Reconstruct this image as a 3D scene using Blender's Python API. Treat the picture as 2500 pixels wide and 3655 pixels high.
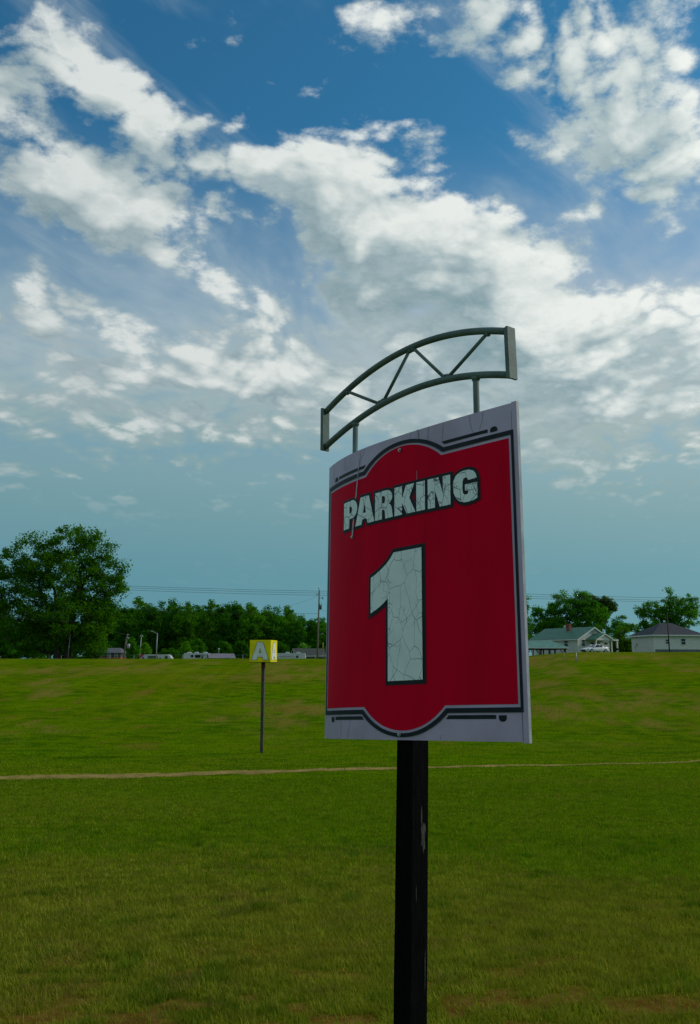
import bpy, bmesh, math, random
import numpy as np
from mathutils import Vector, Matrix, Euler
from mathutils.geometry import delaunay_2d_cdt

for o in list(bpy.data.objects):
    bpy.data.objects.remove(o, do_unlink=True)
scene = bpy.context.scene
COL = scene.collection
R = math.radians

# ------------------------------------------------------------------ camera
F_PX, CX, CY = 3105.87, 1250.0, 1827.5      # focal length and centre in photograph pixels
PITCH = R(9.91)
EYE = 1.65
cam_d = bpy.data.cameras.new('camera')
cam = bpy.data.objects.new('camera', cam_d)
COL.objects.link(cam)
cam.location = (0, 0, EYE)
cam.rotation_euler = (R(90) + PITCH, 0, 0)
cam_d.sensor_fit = 'HORIZONTAL'
cam_d.sensor_width = 36.0
cam_d.lens = 36.0 * F_PX / 2500.0
cam_d.clip_start = 0.05
cam_d.clip_end = 6000
scene.camera = cam

SP, CP = math.sin(PITCH), math.cos(PITCH)
def ray(px, py):
    x = (px - CX) / F_PX; v = -(py - CY) / F_PX
    return Vector((x, CP - v * SP, SP + v * CP))
def at(px, py, D):                      # the point seen at that pixel, D metres ahead
    d = ray(px, py)
    return Vector((0, 0, EYE)) + d * (D / d.y)

# ------------------------------------------------------------------ world, sun, exposure
SUN_AZ, SUN_EL = R(16), R(31)           # azimuth measured from +x towards +y
SUN = Vector((math.cos(SUN_EL) * math.cos(SUN_AZ), math.cos(SUN_EL) * math.sin(SUN_AZ), math.sin(SUN_EL)))
world = bpy.data.worlds.new('World')
scene.world = world
world.use_nodes = True
wt = world.node_tree
wt.nodes.clear()

class NT:
    """small helper to wire shader nodes"""
    def __init__(s, tree): s.t = tree
    def n(s, kind, **kw):
        nd = s.t.nodes.new(kind)
        for k, v in kw.items():
            if k == 'inp':
                for i, val in v.items():
                    if hasattr(val, 'is_linked') or hasattr(val, 'links'): s.t.links.new(val, nd.inputs[i])
                    else: nd.inputs[i].default_value = val
            else: setattr(nd, k, v)
        return nd
    def math(s, op, a, b=None, c=None, clamp=False):
        nd = s.n('ShaderNodeMath', operation=op, use_clamp=clamp)
        for i, x in enumerate((a, b, c)):
            if x is None: continue
            if isinstance(x, (int, float)): nd.inputs[i].default_value = x
            else: s.t.links.new(x, nd.inputs[i])
        return nd.outputs[0]
    def vmath(s, op, a, b=None, scale=None):
        nd = s.n('ShaderNodeVectorMath', operation=op)
        for i, x in enumerate((a, b)):
            if x is None: continue
            if isinstance(x, (tuple, list, Vector)): nd.inputs[i].default_value = x
            else: s.t.links.new(x, nd.inputs[i])
        if scale is not None:
            if isinstance(scale, (int, float)): nd.inputs['Scale'].default_value = scale
            else: s.t.links.new(scale, nd.inputs['Scale'])
        return nd.outputs['Value'] if op in ('LENGTH', 'DOT_PRODUCT') else nd.outputs[0]
    def noise(s, vec, scale, detail=4, rough=.5, dist=0, color=False, lac=2.0):
        nd = s.n('ShaderNodeTexNoise', noise_dimensions='3D')
        nd.inputs['Scale'].default_value = scale; nd.inputs['Detail'].default_value = detail
        nd.inputs['Roughness'].default_value = rough; nd.inputs['Distortion'].default_value = dist
        nd.inputs['Lacunarity'].default_value = lac
        if vec is not None: s.t.links.new(vec, nd.inputs['Vector'])
        return nd.outputs['Color'] if color else nd.outputs['Fac']
    def ramp(s, fac, stops, interp='LINEAR'):
        nd = s.n('ShaderNodeValToRGB'); cr = nd.color_ramp; cr.interpolation = interp
        while len(cr.elements) < len(stops): cr.elements.new(.5)
        for e, (p, c) in zip(cr.elements, stops):
            e.position = p; e.color = c if len(c) == 4 else (*c, 1)
        s.t.links.new(fac, nd.inputs[0]); return nd.outputs[0]
    def rng(s, v, a, b, c=0., d=1., smooth=True):
        nd = s.n('ShaderNodeMapRange', interpolation_type='SMOOTHSTEP' if smooth else 'LINEAR')
        for i, x in enumerate((v, a, b, c, d)):
            if isinstance(x, (int, float)): nd.inputs[i].default_value = x
            else: s.t.links.new(x, nd.inputs[i])
        return nd.outputs[0]
    def mix(s, f, a, b, blend='MIX'):
        nd = s.n('ShaderNodeMix', data_type='RGBA', blend_type=blend)
        for i, x in ((0, f), (6, a), (7, b)):
            if isinstance(x, (int, float)): nd.inputs[i].default_value = x
            elif isinstance(x, (tuple, list)): nd.inputs[i].default_value = x if len(x) == 4 else (*x, 1)
            else: s.t.links.new(x, nd.inputs[i])
        return nd.outputs[2]

# clouds: banks of cumulus placed by direction (px, py, half length, half width, tilt, weight)
BANKS = [
    (2140, 230, 620, 350, 20, 1.5), (390, 340, 380, 150, 47, 1.25), (250, 700, 480, 200, 30, 1.1),
    (620, 880, 560, 180, 36, 1.05), (1100, 660, 600, 230, 18, 1.1), (1480, 760, 430, 300, 40, 1.05),
    (1760, 1010, 700, 320, 25, 1.1), (1990, 800, 80, 230, 18, .8), (2230, 1180, 560, 260, -5, .95),
    (1250, 1250, 850, 260, -12, .95), (150, 1260, 550, 220, 10, .8), (1150, 200, 150, 290, 25, .5),
    (560, 150, 480, 130, 5, .42), (1560, 420, 170, 120, 45, .55), (1850, 1450, 900, 260, 0, .95),
    (700, 1500, 900, 170, 4, .6),
    (900, 400, 330, 130, 20, -.7), (1900, 640, 480, 190, 25, -.7), (330, 1040, 420, 110, 32, -.65),
    (1120, 1090, 330, 75, 25, -.7), (560, 1440, 330, 35, 3, -.45), (1750, 250, 200, 300, 30, -.5),
]
MAIN = [b for b in BANKS if abs(b[5]) > .72 and b[2] > 200]
def cloud_group(name, lite):
    g = bpy.data.node_groups.new(name, 'ShaderNodeTree')
    g.interface.new_socket('Vector', in_out='INPUT', socket_type='NodeSocketVector')
    g.interface.new_socket('Density', in_out='OUTPUT', socket_type='NodeSocketFloat')
    g.interface.new_socket('Coarse', in_out='OUTPUT', socket_type='NodeSocketFloat')
    t = NT(g)
    gi = t.n('NodeGroupInput'); go = t.n('NodeGroupOutput')
    d = gi.outputs[0]
    wob = t.vmath('SUBTRACT', t.noise(d, 3.6, 2, .55, color=True), (.5, .5, .5))
    dw = t.vmath('ADD', d, t.vmath('SCALE', wob, scale=.16))
    total = None
    for (px, py, a, b, ang, w) in (BANKS if not lite else MAIN):
        c = ray(px, py).normalized()
        right = (ray(px + 10, py).normalized() - c); down = (ray(px, py + 10).normalized() - c)
        right = (right - c * right.dot(c)).normalized(); down = (down - c * down.dot(c)); down = (down - right * down.dot(right)).normalized()
        t1 = right * math.cos(R(ang)) + down * math.sin(R(ang))
        t2 = c.cross(t1)
        k = 1.0 / (F_PX * (1 + ((px - CX) ** 2 + (py - CY) ** 2) / F_PX ** 2) ** .5)
        e1 = t.vmath('DOT_PRODUCT', dw, tuple(t1 / (a * k))); e2 = t.vmath('DOT_PRODUCT', dw, tuple(t2 / (b * k)))
        r2 = t.math('MULTIPLY_ADD', e1, e1, t.math('MULTIPLY', e2, e2))
        x = t.math('MULTIPLY_ADD', r2, -.5, 1.0, clamp=True)
        total = t.math('MULTIPLY_ADD', t.math('MULTIPLY', x, x), w, 0.0 if total is None else total)
    # flattened coordinates, as on a sheet of cloud high overhead
    sp = t.n('ShaderNodeSeparateXYZ', inp={0: d})
    zz = t.math('ADD', t.math('MAXIMUM', sp.outputs[2], 0.0), .25)
    q = t.n('ShaderNodeCombineXYZ', inp={0: t.math('DIVIDE', sp.outputs[0], zz), 1: t.math('DIVIDE', sp.outputs[1], zz), 2: sp.outputs[2]})
    rot = t.n('ShaderNodeMapping', vector_type='TEXTURE', inp={0: q.outputs[0], 2: (0, 0, R(48)), 3: (1.5, .95, 1.0)})
    # away from the banks placed above, broken cloud goes on, made denser out of view to add fill light
    rest = t.rng(t.vmath('DOT_PRODUCT', d, (0, .92, .39)), .80, .62, -.55, .45)
    total = t.math('MULTIPLY_ADD', total, 1.2, rest)
    fl = t.noise(rot.outputs[0], 4.6, 5, .60)
    warp = t.vmath('ADD', q.outputs[0], t.vmath('SCALE', wob, scale=.5))
    puff = t.n('ShaderNodeTexVoronoi', feature='F1', inp={0: warp, 'Scale': 11.0, 'Detail': 1.0 if not lite else 0.0, 'Roughness': .55, 'Lacunarity': 2.3})
    coarse = t.math('ADD', total, t.math('MULTIPLY_ADD', fl, 4.6, -2.3))
    coarse = t.math('ADD', coarse, t.math('MULTIPLY_ADD', puff.outputs['Distance'], -2.0, 1.42))
    if not lite:
        f2 = t.noise(q.outputs[0], 13, 6, .66)
        g.links.new(t.math('ADD', coarse, t.math('MULTIPLY_ADD', f2, 4.2, -2.1)), go.inputs[0])
    g.links.new(coarse, go.inputs[1])
    return g
def build_world():
    w = NT(wt)
    tc = w.n('ShaderNodeTexCoord'); d = tc.outputs['Generated']
    def density(g, vec):
        nd = w.n('ShaderNodeGroup'); nd.node_tree = g; wt.links.new(vec, nd.inputs[0]); return nd.outputs
    lite = cloud_group('cloud_density_lite', True)
    d0, dl = density(cloud_group('cloud_density', False), d)
    d1 = density(lite, w.vmath('NORMALIZE', w.vmath('ADD', d, tuple(SUN * .035 + Vector((0, 0, .022))))))[1]
    alpha = w.rng(d0, -.40, .95)
    sep = w.n('ShaderNodeSeparateXYZ', inp={0: d}); el = sep.outputs[2]
    # brightness of the cloud: thick parts are greyer, sides turned to the sun brighter
    slope = w.math('SUBTRACT', dl, d1)
    lit = w.math('ADD', w.rng(slope, -.8, .8, -.34, .40, smooth=False), w.rng(dl, .1, 2.6, .68, .46, smooth=False))
    lit = w.math('ADD', lit, w.rng(w.math('SUBTRACT', d0, dl), -1.0, 1.0, -.22, .22, smooth=False), clamp=True)
    ccol = w.ramp(lit, [(0, (.21, .32, .36)), (.35, (.37, .47, .50)), (.68, (.58, .65, .65)), (1, (.78, .82, .80))])
    # towards the sun the cloud is brighter, away from it greyer
    sd = w.vmath('DOT_PRODUCT', d, tuple(SUN))
    ccol = w.mix(1.0, ccol, w.ramp(w.rng(sd, 0., .75, smooth=False), [(0, (.78, .80, .82)), (.45, (.92, .93, .93)), (1, (1.12, 1.11, 1.09))]), 'MULTIPLY')
    sky = w.n('ShaderNodeTexSky', sky_type='NISHITA', sun_disc=False)
    sky.sun_elevation = SUN_EL
    sky.sun_rotation = math.atan2(SUN.x, SUN.y)
    sky.altitude = 300; sky.air_density = 1.0; sky.dust_density = .6; sky.ozone_density = 2.0
    blue = w.mix(1.0, sky.outputs[0], (.26, .80, .92), 'MULTIPLY')
    blue = w.vmath('SCALE', blue, scale=.115)
    # thin milky veil, whitest at middle height and blue-grey low over the horizon
    vcol = w.ramp(w.rng(el, .0, .5, smooth=False), [(0, (.115, .29, .35)), (.20, (.13, .30, .355)), (.36, (.19, .345, .375)), (.52, (.29, .41, .42)), (.68, (.42, .51, .52)), (1, (.44, .54, .56))])
    vcol = w.mix(1.0, vcol, w.ramp(w.rng(sd, 0., .8, smooth=False), [(0, (.92, .95, .97)), (.4, (1., 1., 1.)), (1, (1.5, 1.24, 1.17))]), 'MULTIPLY')
    vm = w.math('MULTIPLY', w.rng(el, .56, .26), w.math('MAXIMUM', w.rng(el, .40, .16, 0., .97), w.rng(dl, -1.6, .5, .66, 1.0)))
    base = w.mix(vm, blue, vcol)
    fade = w.rng(el, .14, .31, .03, 1.0)
    # thin high streaks of cirrus between the cumulus
    cz = w.math('ADD', w.math('MAXIMUM', el, 0.0), .25)
    cq = w.n('ShaderNodeCombineXYZ', inp={0: w.math('DIVIDE', sep.outputs[0], cz), 1: w.math('DIVIDE', sep.outputs[1], cz), 2: 3.7})
    cm = w.n('ShaderNodeMapping', vector_type='TEXTURE', inp={0: cq.outputs[0], 2: (0, 0, R(52)), 3: (1.3, .5, 1.0)})
    cir = w.math('MULTIPLY', w.rng(w.noise(cm.outputs[0], 2.4, 5, .62, .5), .46, .76, 0, .55), w.rng(el, .2, .4))
    base = w.mix(cir, base, (.46, .55, .58))
    col = w.mix(w.math('MULTIPLY', alpha, fade), base, ccol)
    bg = w.n('ShaderNodeBackground'); wt.links.new(col, bg.inputs[0]); bg.inputs[1].default_value = 1.0
    out = w.n('ShaderNodeOutputWorld'); wt.links.new(bg.outputs[0], out.inputs[0])
    world.cycles.sampling_method = 'MANUAL'
    world.cycles.sample_map_resolution = 256
build_world()

sun_d = bpy.data.lights.new('sun', 'SUN')
sun = bpy.data.objects.new('sun', sun_d)
COL.objects.link(sun)
sun_d.energy = 1.7
sun_d.angle = R(2.0)
sun_d.color = (1.0, .94, .84)
sun.rotation_euler = (-SUN).to_track_quat('-Z', 'Y').to_euler()
sun.location = (30, 10, 40)
scene.cycles.max_bounces = 5; scene.cycles.diffuse_bounces = 2; scene.cycles.transmission_bounces = 3
vs = scene.view_settings
vs.view_transform = 'Standard'; vs.look = 'None'; vs.exposure = 0.0; vs.gamma = 1.0
vs.use_curve_mapping = False

# ------------------------------------------------------------------ materials
MATS = {}
def mat(name, col, rough=.6, var=.15, scale=6., bump=0., bscale=None, metal=0., spec=.5, col2=None, ctype='Object', stretch=None):
    m = bpy.data.materials.new(name); m.use_nodes = True
    t = NT(m.node_tree); b = m.node_tree.nodes['Principled BSDF']
    tc = t.n('ShaderNodeTexCoord').outputs[ctype]
    if stretch: tc = t.n('ShaderNodeMapping', inp={0: tc, 3: stretch}).outputs[0]
    n1 = t.noise(tc, scale, 6, .6)
    if col2 is None: col2 = tuple(c * (1 - 2.2 * var) for c in col)
    c = t.mix(t.rng(n1, .3, .72), tuple(x * (1 + var) for x in col), col2)
    m.node_tree.links.new(c, b.inputs['Base Color'])
    b.inputs['Roughness'].default_value = rough; b.inputs['Metallic'].default_value = metal
    b.inputs['Specular IOR Level'].default_value = spec
    if bump:
        bn = t.n('ShaderNodeBump', inp={'Height': t.noise(tc, bscale or scale * 4, 5, .6), 'Strength': bump})
        bn.inputs['Distance'].default_value = .02
        m.node_tree.links.new(bn.outputs[0], b.inputs['Normal'])
    MATS[name] = m
    return m
def leaf_mat(name, trans=.35, rough=.6):
    m = bpy.data.materials.new(name); m.use_nodes = True
    nt = m.node_tree; nt.nodes.clear(); t = NT(nt)
    a = t.n('ShaderNodeAttribute', attribute_name='Col')
    d = t.n('ShaderNodeBsdfDiffuse', inp={0: a.outputs[0]})
    tr = t.n('ShaderNodeBsdfTranslucent', inp={0: t.mix(1., a.outputs[0], (1.05, 1.3, .4), 'MULTIPLY')})
    mx = t.n('ShaderNodeMixShader', inp={0: trans, 1: d.outputs[0], 2: tr.outputs[0]})
    out = t.n('ShaderNodeOutputMaterial', inp={0: mx.outputs[0]})
    MATS[name] = m; return m

mat('steel_paint', (.115, .165, .145), .6, .12, 5, .15, 60, spec=.22)
mat('sign_white', (.48, .39, .52), .42, .08, 2.5)
mat('sign_edge', (.45, .46, .48), .5, .15, 6)
mat('print_black', (.008, .014, .018), .5, .2, 8, spec=.22)
mat('post_black', (.0035, .004, .0042), .85, .35, 9, .5, 30, spec=.05, stretch=(6, 6, .7))
mat('bolt_metal', (.45, .46, .47), .35, .2, 30, metal=.8)
mat('dropping', (.42, .42, .44), .9, .2, 40)
mat('hairline', (.12, .12, .16), .8, .1, 20)
mat('bare_wood', (.050, .050, .036), .9, .4, 25, .4, 60, stretch=(3, 3, .6))
mat('dark_metal', (.05, .055, .05), .6, .2, 8)
mat('galvanised', (.30, .32, .32), .5, .2, 8, metal=.3)
mat('pole_wood', (.19, .165, .13), .9, .25, 3, .4, 20, stretch=(4, 4, .4))
mat('brown_wood', (.055, .035, .025), .9, .25, 3)
mat('grey_post', (.075, .06, .045), .85, .35, 6, .4, 40, col2=(.03, .027, .02), stretch=(4, 4, 1))
mat('rust', (.10, .035, .015), .9, .3, 10)
mat('box_yellow', (.84, .70, .006), .6, .06, 3, spec=.1)
mat('letter_white', (.78, .78, .74), .55, .06, 3)
mat('siding_white', (.62, .62, .58), .6, .05, 2)
mat('trim_white', (.66, .66, .63), .5, .05, 2)
mat('roof_green', (.045, .16, .10), .55, .12, 1.5)
mat('roof_green_pale', (.10, .24, .18), .5, .1, 1.5)
mat('roof_dark', (.018, .024, .034), .8, .2, 3)
mat('roof_olive', (.045, .052, .04), .85, .2, 2)
mat('roof_mauve', (.22, .19, .22), .5, .1, 1)
mat('roof_grey', (.10, .105, .12), .8, .15, 2)
mat('brick', (.25, .07, .045), .9, .25, 12)
mat('siding_slate', (.035, .045, .055), .8, .1, 2)
mat('gable_tan', (.26, .19, .13), .8, .1, 3)
mat('shed_tan', (.25, .22, .17), .8, .1, 2)
mat('glass_dark', (.012, .016, .02), .12, .1, 2)
mat('rv_white', (.55, .58, .58), .4, .05, 1)
mat('rv_grey', (.10, .12, .14), .5, .1, 1)
mat('rv_red', (.45, .03, .06), .5, .1, 3)
mat('rv_blue', (.03, .11, .30), .5, .1, 3)
mat('rubber', (.012, .012, .012), .85, .1, 5)
mat('car_white', (.72, .74, .75), .25, .02, 1)
mat('alloy', (.35, .36, .37), .35, .1, 8, metal=.6)
mat('lamp_glass', (.55, .6, .6), .3, .05, 3)
mat('yellow_plastic', (.60, .33, .01), .5, .1, 4)
mat('bark', (.060, .045, .033), .95, .3, 3, .5, 12, stretch=(3, 3, .8))
mat('deep_timber', (.04, .025, .018), .9, .2, 4)
mat('path_soil', (.30, .205, .065), .95, .2, 1.4, .5, 18, col2=(.17, .13, .025), spec=.05)
leaf_mat('leaf', .5)
leaf_mat('blade', .33)

def red_mat():
    m = mat('print_red', (.64, .0003, .0230), .5, .06, 3, spec=.035, stretch=(1.5, 1.5, .25))
red_mat()

def crackle(name, col, scale, line):
    m = bpy.data.materials.new(name); m.use_nodes = True
    t = NT(m.node_tree); b = m.node_tree.nodes['Principled BSDF']
    tc = t.n('ShaderNodeTexCoord').outputs['Object']
    wob = t.vmath('SUBTRACT', t.noise(tc, scale * .6, 2, .5, color=True), (.5, .5, .5))
    v = t.vmath('ADD', tc, t.vmath('SCALE', wob, scale=.55 / scale))
    v = t.n('ShaderNodeMapping', inp={0: v, 3: (1.0, 1.0, .62)}).outputs[0]
    vo = t.n('ShaderNodeTexVoronoi', feature='DISTANCE_TO_EDGE', inp={0: v, 'Scale': scale})
    vo2 = t.n('ShaderNodeTexVoronoi', feature='DISTANCE_TO_EDGE', inp={0: v, 'Scale': scale * 2.1})
    c1 = t.rng(vo.outputs[0], line * scale * 1.3, line * scale * .4)
    c2 = t.math('MULTIPLY', t.rng(vo2.outputs[0], line * scale * 1.7, line * scale * .5), t.rng(t.noise(tc, scale * .7, 1), .5, .56))
    c = t.math('MAXIMUM', c1, c2)
    dirt = t.mix(t.rng(t.noise(tc, 5, 5, .6), .35, .75), col, tuple(x * .88 for x in col))
    m.node_tree.links.new(t.mix(c, dirt, (.10, .12, .13)), b.inputs['Base Color'])
    b.inputs['Roughness'].default_value = .5
    MATS[name] = m
crackle('crackle_small', (.80, .90, .86), 14., .0013)
crackle('crackle_big', (.80, .90, .86), 10., .0010)

# ------------------------------------------------------------------ mesh helpers
def tag(o, label=None, cat=None, group=None, kind=None):
    if label: o['label'] = label
    if cat: o['category'] = cat
    if group: o['group'] = group
    if kind: o['kind'] = kind
    return o
def thing(name, label, cat, loc=(0, 0, 0), rz=0., group=None):
    o = bpy.data.objects.new(name, None); COL.objects.link(o)
    o.location = loc; o.rotation_euler = (0, 0, rz); o.empty_display_size = .2
    return tag(o, label, cat, group)
def link_mesh(name, me, m, parent=None):
    o = bpy.data.objects.new(name, me); COL.objects.link(o)
    if m: me.materials.append(MATS[m] if isinstance(m, str) else m)
    if parent: o.parent = parent
    return o
class MB:
    def __init__(s): s.v = []; s.f = []; s.sm = []
    def add(s, vs, fs, smooth=False):
        b = len(s.v); s.v += [tuple(x) for x in vs]
        for f in fs: s.f.append([i + b for i in f]); s.sm.append(smooth)
        return s
    def hexa(s, p):                      # 8 corners: bottom loop 0-3, top loop 4-7
        return s.add(p, [(3, 2, 1, 0), (4, 5, 6, 7), (0, 1, 5, 4), (1, 2, 6, 5), (2, 3, 7, 6), (3, 0, 4, 7)])
    def box(s, x0, x1, y0, y1, z0, z1):
        return s.hexa([(x0, y0, z0), (x1, y0, z0), (x1, y1, z0), (x0, y1, z0), (x0, y0, z1), (x1, y0, z1), (x1, y1, z1), (x0, y1, z1)])
    def obox(s, c, ax, ay, az):          # oriented box: centre and three half-axis vectors
        c, ax, ay, az = map(Vector, (c, ax, ay, az))
        return s.hexa([c - ax - ay - az, c + ax - ay - az, c + ax + ay - az, c - ax + ay - az, c - ax - ay + az, c + ax - ay + az, c + ax + ay + az, c - ax + ay + az])
    def prism(s, poly, a, b, axis='y'):  # polygon in the plane across axis, from a to b
        n = len(poly)
        def P(p, d): return {'y': (p[0], d, p[1]), 'x': (d, p[0], p[1]), 'z': (p[0], p[1], d)}[axis]
        vs = [P(p, a) for p in poly] + [P(p, b) for p in poly]
        fs = [tuple(range(n)), tuple(range(2 * n - 1, n - 1, -1))] + [(i, i + n, (i + 1) % n + n, (i + 1) % n) for i in range(n)]
        return s.add(vs, fs)
    def tube(s, pts, rad, seg=8, cap=True, smooth=True):
        pts = [Vector(p) for p in pts]; n = len(pts)
        rad = [rad] * n if isinstance(rad, (int, float)) else rad
        t0 = (pts[1] - pts[0]).normalized()
        u = t0.orthogonal().normalized(); vs = []
        for i, p in enumerate(pts):
            t = (pts[min(i + 1, n - 1)] - pts[max(i - 1, 0)]).normalized()
            u = (u - t * u.dot(t)).normalized(); w = t.cross(u)
            for k in range(seg):
                a = 2 * math.pi * k / seg
                vs.append(p + (u * math.cos(a) + w * math.sin(a)) * rad[i])
        fs = []
        for i in range(n - 1):
            for k in range(seg):
                fs.append((i * seg + k, i * seg + (k + 1) % seg, (i + 1) * seg + (k + 1) % seg, (i + 1) * seg + k))
        s.add(vs, fs, smooth)
        if cap:
            b = len(s.v) - n * seg
            s.f.append([b + k for k in range(seg)][::-1]); s.sm.append(False)
            s.f.append([b + (n - 1) * seg + k for k in range(seg)]); s.sm.append(False)
        return s
    def build(s, name, m, parent=None, origin=None):
        me = bpy.data.meshes.new(name)
        v = s.v if origin is None else [(x - origin[0], y - origin[1], z - origin[2]) for x, y, z in s.v]
        me.from_pydata(v, [], s.f)
        me.polygons.foreach_set('use_smooth', s.sm)
        bm = bmesh.new(); bm.from_mesh(me)
        if len(bm.faces) < 5000: bmesh.ops.recalc_face_normals(bm, faces=bm.faces)
        bm.to_mesh(me); bm.free(); me.update()
        return link_mesh(name, me, m, parent)
def np_mesh(name, V, F, colors=None):
    me = bpy.data.meshes.new(name)
    V = np.asarray(V, np.float32); F = np.asarray(F, np.int32); k = F.shape[1]
    me.vertices.add(len(V)); me.vertices.foreach_set('co', V.ravel())
    me.loops.add(F.size); me.loops.foreach_set('vertex_index', F.ravel())
    me.polygons.add(len(F)); me.polygons.foreach_set('loop_start', np.arange(0, F.size, k, dtype=np.int32))
    me.update(calc_edges=True)
    if colors is not None:
        a = me.color_attributes.new('Col', 'FLOAT_COLOR', 'POINT')
        C = np.ones((len(V), 4), np.float32); C[:, :3] = colors
        a.data.foreach_set('color', C.ravel())
    return me

# value noise on the ground plane
_rs = np.random.RandomState(7)
_TAB = _rs.rand(256, 256)
def vnoise(x, y):
    xi = np.floor(x).astype(int); yi = np.floor(y).astype(int)
    fx = x - xi; fy = y - yi; fx = fx * fx * (3 - 2 * fx); fy = fy * fy * (3 - 2 * fy)
    a = _TAB[xi & 255, yi & 255]; b = _TAB[(xi + 1) & 255, yi & 255]; c = _TAB[xi & 255, (yi + 1) & 255]; d = _TAB[(xi + 1) & 255, (yi + 1) & 255]
    return (a * (1 - fx) + b * fx) * (1 - fy) + (c * (1 - fx) + d * fx) * fy
def fbm(x, y, s, o=4):
    r = 0.; amp = .5; tot = 0.
    for i in range(o):
        r = r + amp * vnoise(x * s + 13.7 * i, y * s + 31.1 * i); tot += amp; amp *= .5; s *= 2.03
    return r / tot
def sstep(a, b, x):
    t = np.clip((x - a) / (b - a), 0, 1); return t * t * (3 - 2 * t)

# ------------------------------------------------------------------ the ground
PL = np.array([(-60, 1.2), (-20, .7), (0, 0), (5.6, -.49), (14, -1.17), (24, -1.86), (33, -2.19), (40, -2.28), (50, -1.93), (62, -.98), (75, .32), (88, 1.5), (97, 2.1), (105, 2.26), (115, 2.2), (135, 1.95), (165, 1.5), (200, 1.1), (260, 1.0), (420, 2.0), (1500, 2.0), (4000, 2.0)])
PR = np.array([(-60, 1.2), (-20, .7), (0, 0), (5.6, -.49), (14, -1.17), (24, -1.86), (33, -2.19), (40, -2.2), (50, -1.6), (62, -.42), (75, 1.05), (88, 2.3), (97, 2.86), (108, 3.08), (125, 3.2), (150, 3.35), (200, 3.5), (260, 3.6), (420, 4.0), (1500, 3.0), (4000, 2.0)])
def _spl(P, y):
    # smooth piecewise curve through the profile
    xs, zs = P[:, 0], P[:, 1]
    m = np.gradient(zs, xs)
    i = np.clip(np.searchsorted(xs, y) - 1, 0, len(xs) - 2)
    h = xs[i + 1] - xs[i]; t = np.clip((y - xs[i]) / h, 0, 1)
    return (2*t**3-3*t**2+1)*zs[i] + (t**3-2*t**2+t)*h*m[i] + (-2*t**3+3*t**2)*zs[i+1] + (t**3-t**2)*h*m[i+1]
def ground(x, y):
    x = np.asarray(x, float); y = np.asarray(y, float)
    w = sstep(.15, .265, x / np.maximum(y, 40.)) * sstep(38, 70, y)
    z = _spl(PL, y) * (1 - w) + _spl(PR, y) * w
    far = sstep(6, 30, np.abs(y)) * (1 - .75 * sstep(90, 110, y))
    z = z + (fbm(x, y, .07, 3) - .5) * .45 * far + (fbm(x + 50, y, .9, 3) - .5) * .05 * (1 - sstep(90, 104, y) * .5)
    return z
def gz(x, y): return float(ground(np.array([x]), np.array([y]))[0])
def path_y(x): return 33.1 + .27 * x + .25 * np.sin(x * .45) + .12 * np.sin(x * 1.3 + 1)
def bare_mask(x, y):
    near = 1 - sstep(5.5, 9.5, y)
    a = sstep(.62, .70, fbm(x, y * 1.0, 2.6, 4) + .07 * near - .01)
    b = sstep(.70, .78, fbm(x + 90, y, .55, 4))
    return np.clip(np.maximum(a * (.12 + .88 * near), b * .6 * sstep(30, 50, y)), 0, 1)
def dry_mask(x, y):                       # dry, straw-coloured stretches of turf
    s = fbm(x * .45, y, .42, 5) * .62 + fbm(x + 200, y * 1.0, .085, 4) * .38
    return sstep(.44, .58, s) * (1 - .60 * sstep(9, 17, y) * (1 - .55 * sstep(58, 80, y)))
def hill_dirt(x, y):                      # scuffed band running down the far slope on the right
    t = np.clip((x - 12) / 11., 0, 1)
    line = 57 - 12 * t + 1.2 * np.sin(x * .9)
    wdt = 3.0 * (1 - .6 * t)
    a = np.exp(-((y - line) / wdt) ** 2) * sstep(8.5, 12, x) * (1 - sstep(20, 25, x))
    b = np.exp(-((y - (77 + .06 * x)) / 3.2) ** 2) * sstep(-18, -6, x) * (1 - sstep(3, 12, x)) * .8
    c = np.exp(-((y - 90) / 4.5) ** 2) * sstep(16, 21, x) * (1 - sstep(27, 38, x)) * .8
    d = np.exp(-((y - 84) / 4) ** 2) * sstep(-40, -30, x) * (1 - sstep(-22, -12, x)) * .6
    e = sstep(.56, .70, fbm(x * .9 + 400, y * .4, .3, 5)) * sstep(40, 52, y) * .75
    return np.clip((a + b + c + d + e) * (.05 + 1.7 * sstep(.3, .7, fbm(x * 1.2, y * .5, 1.1, 4))), 0, 1)

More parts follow.
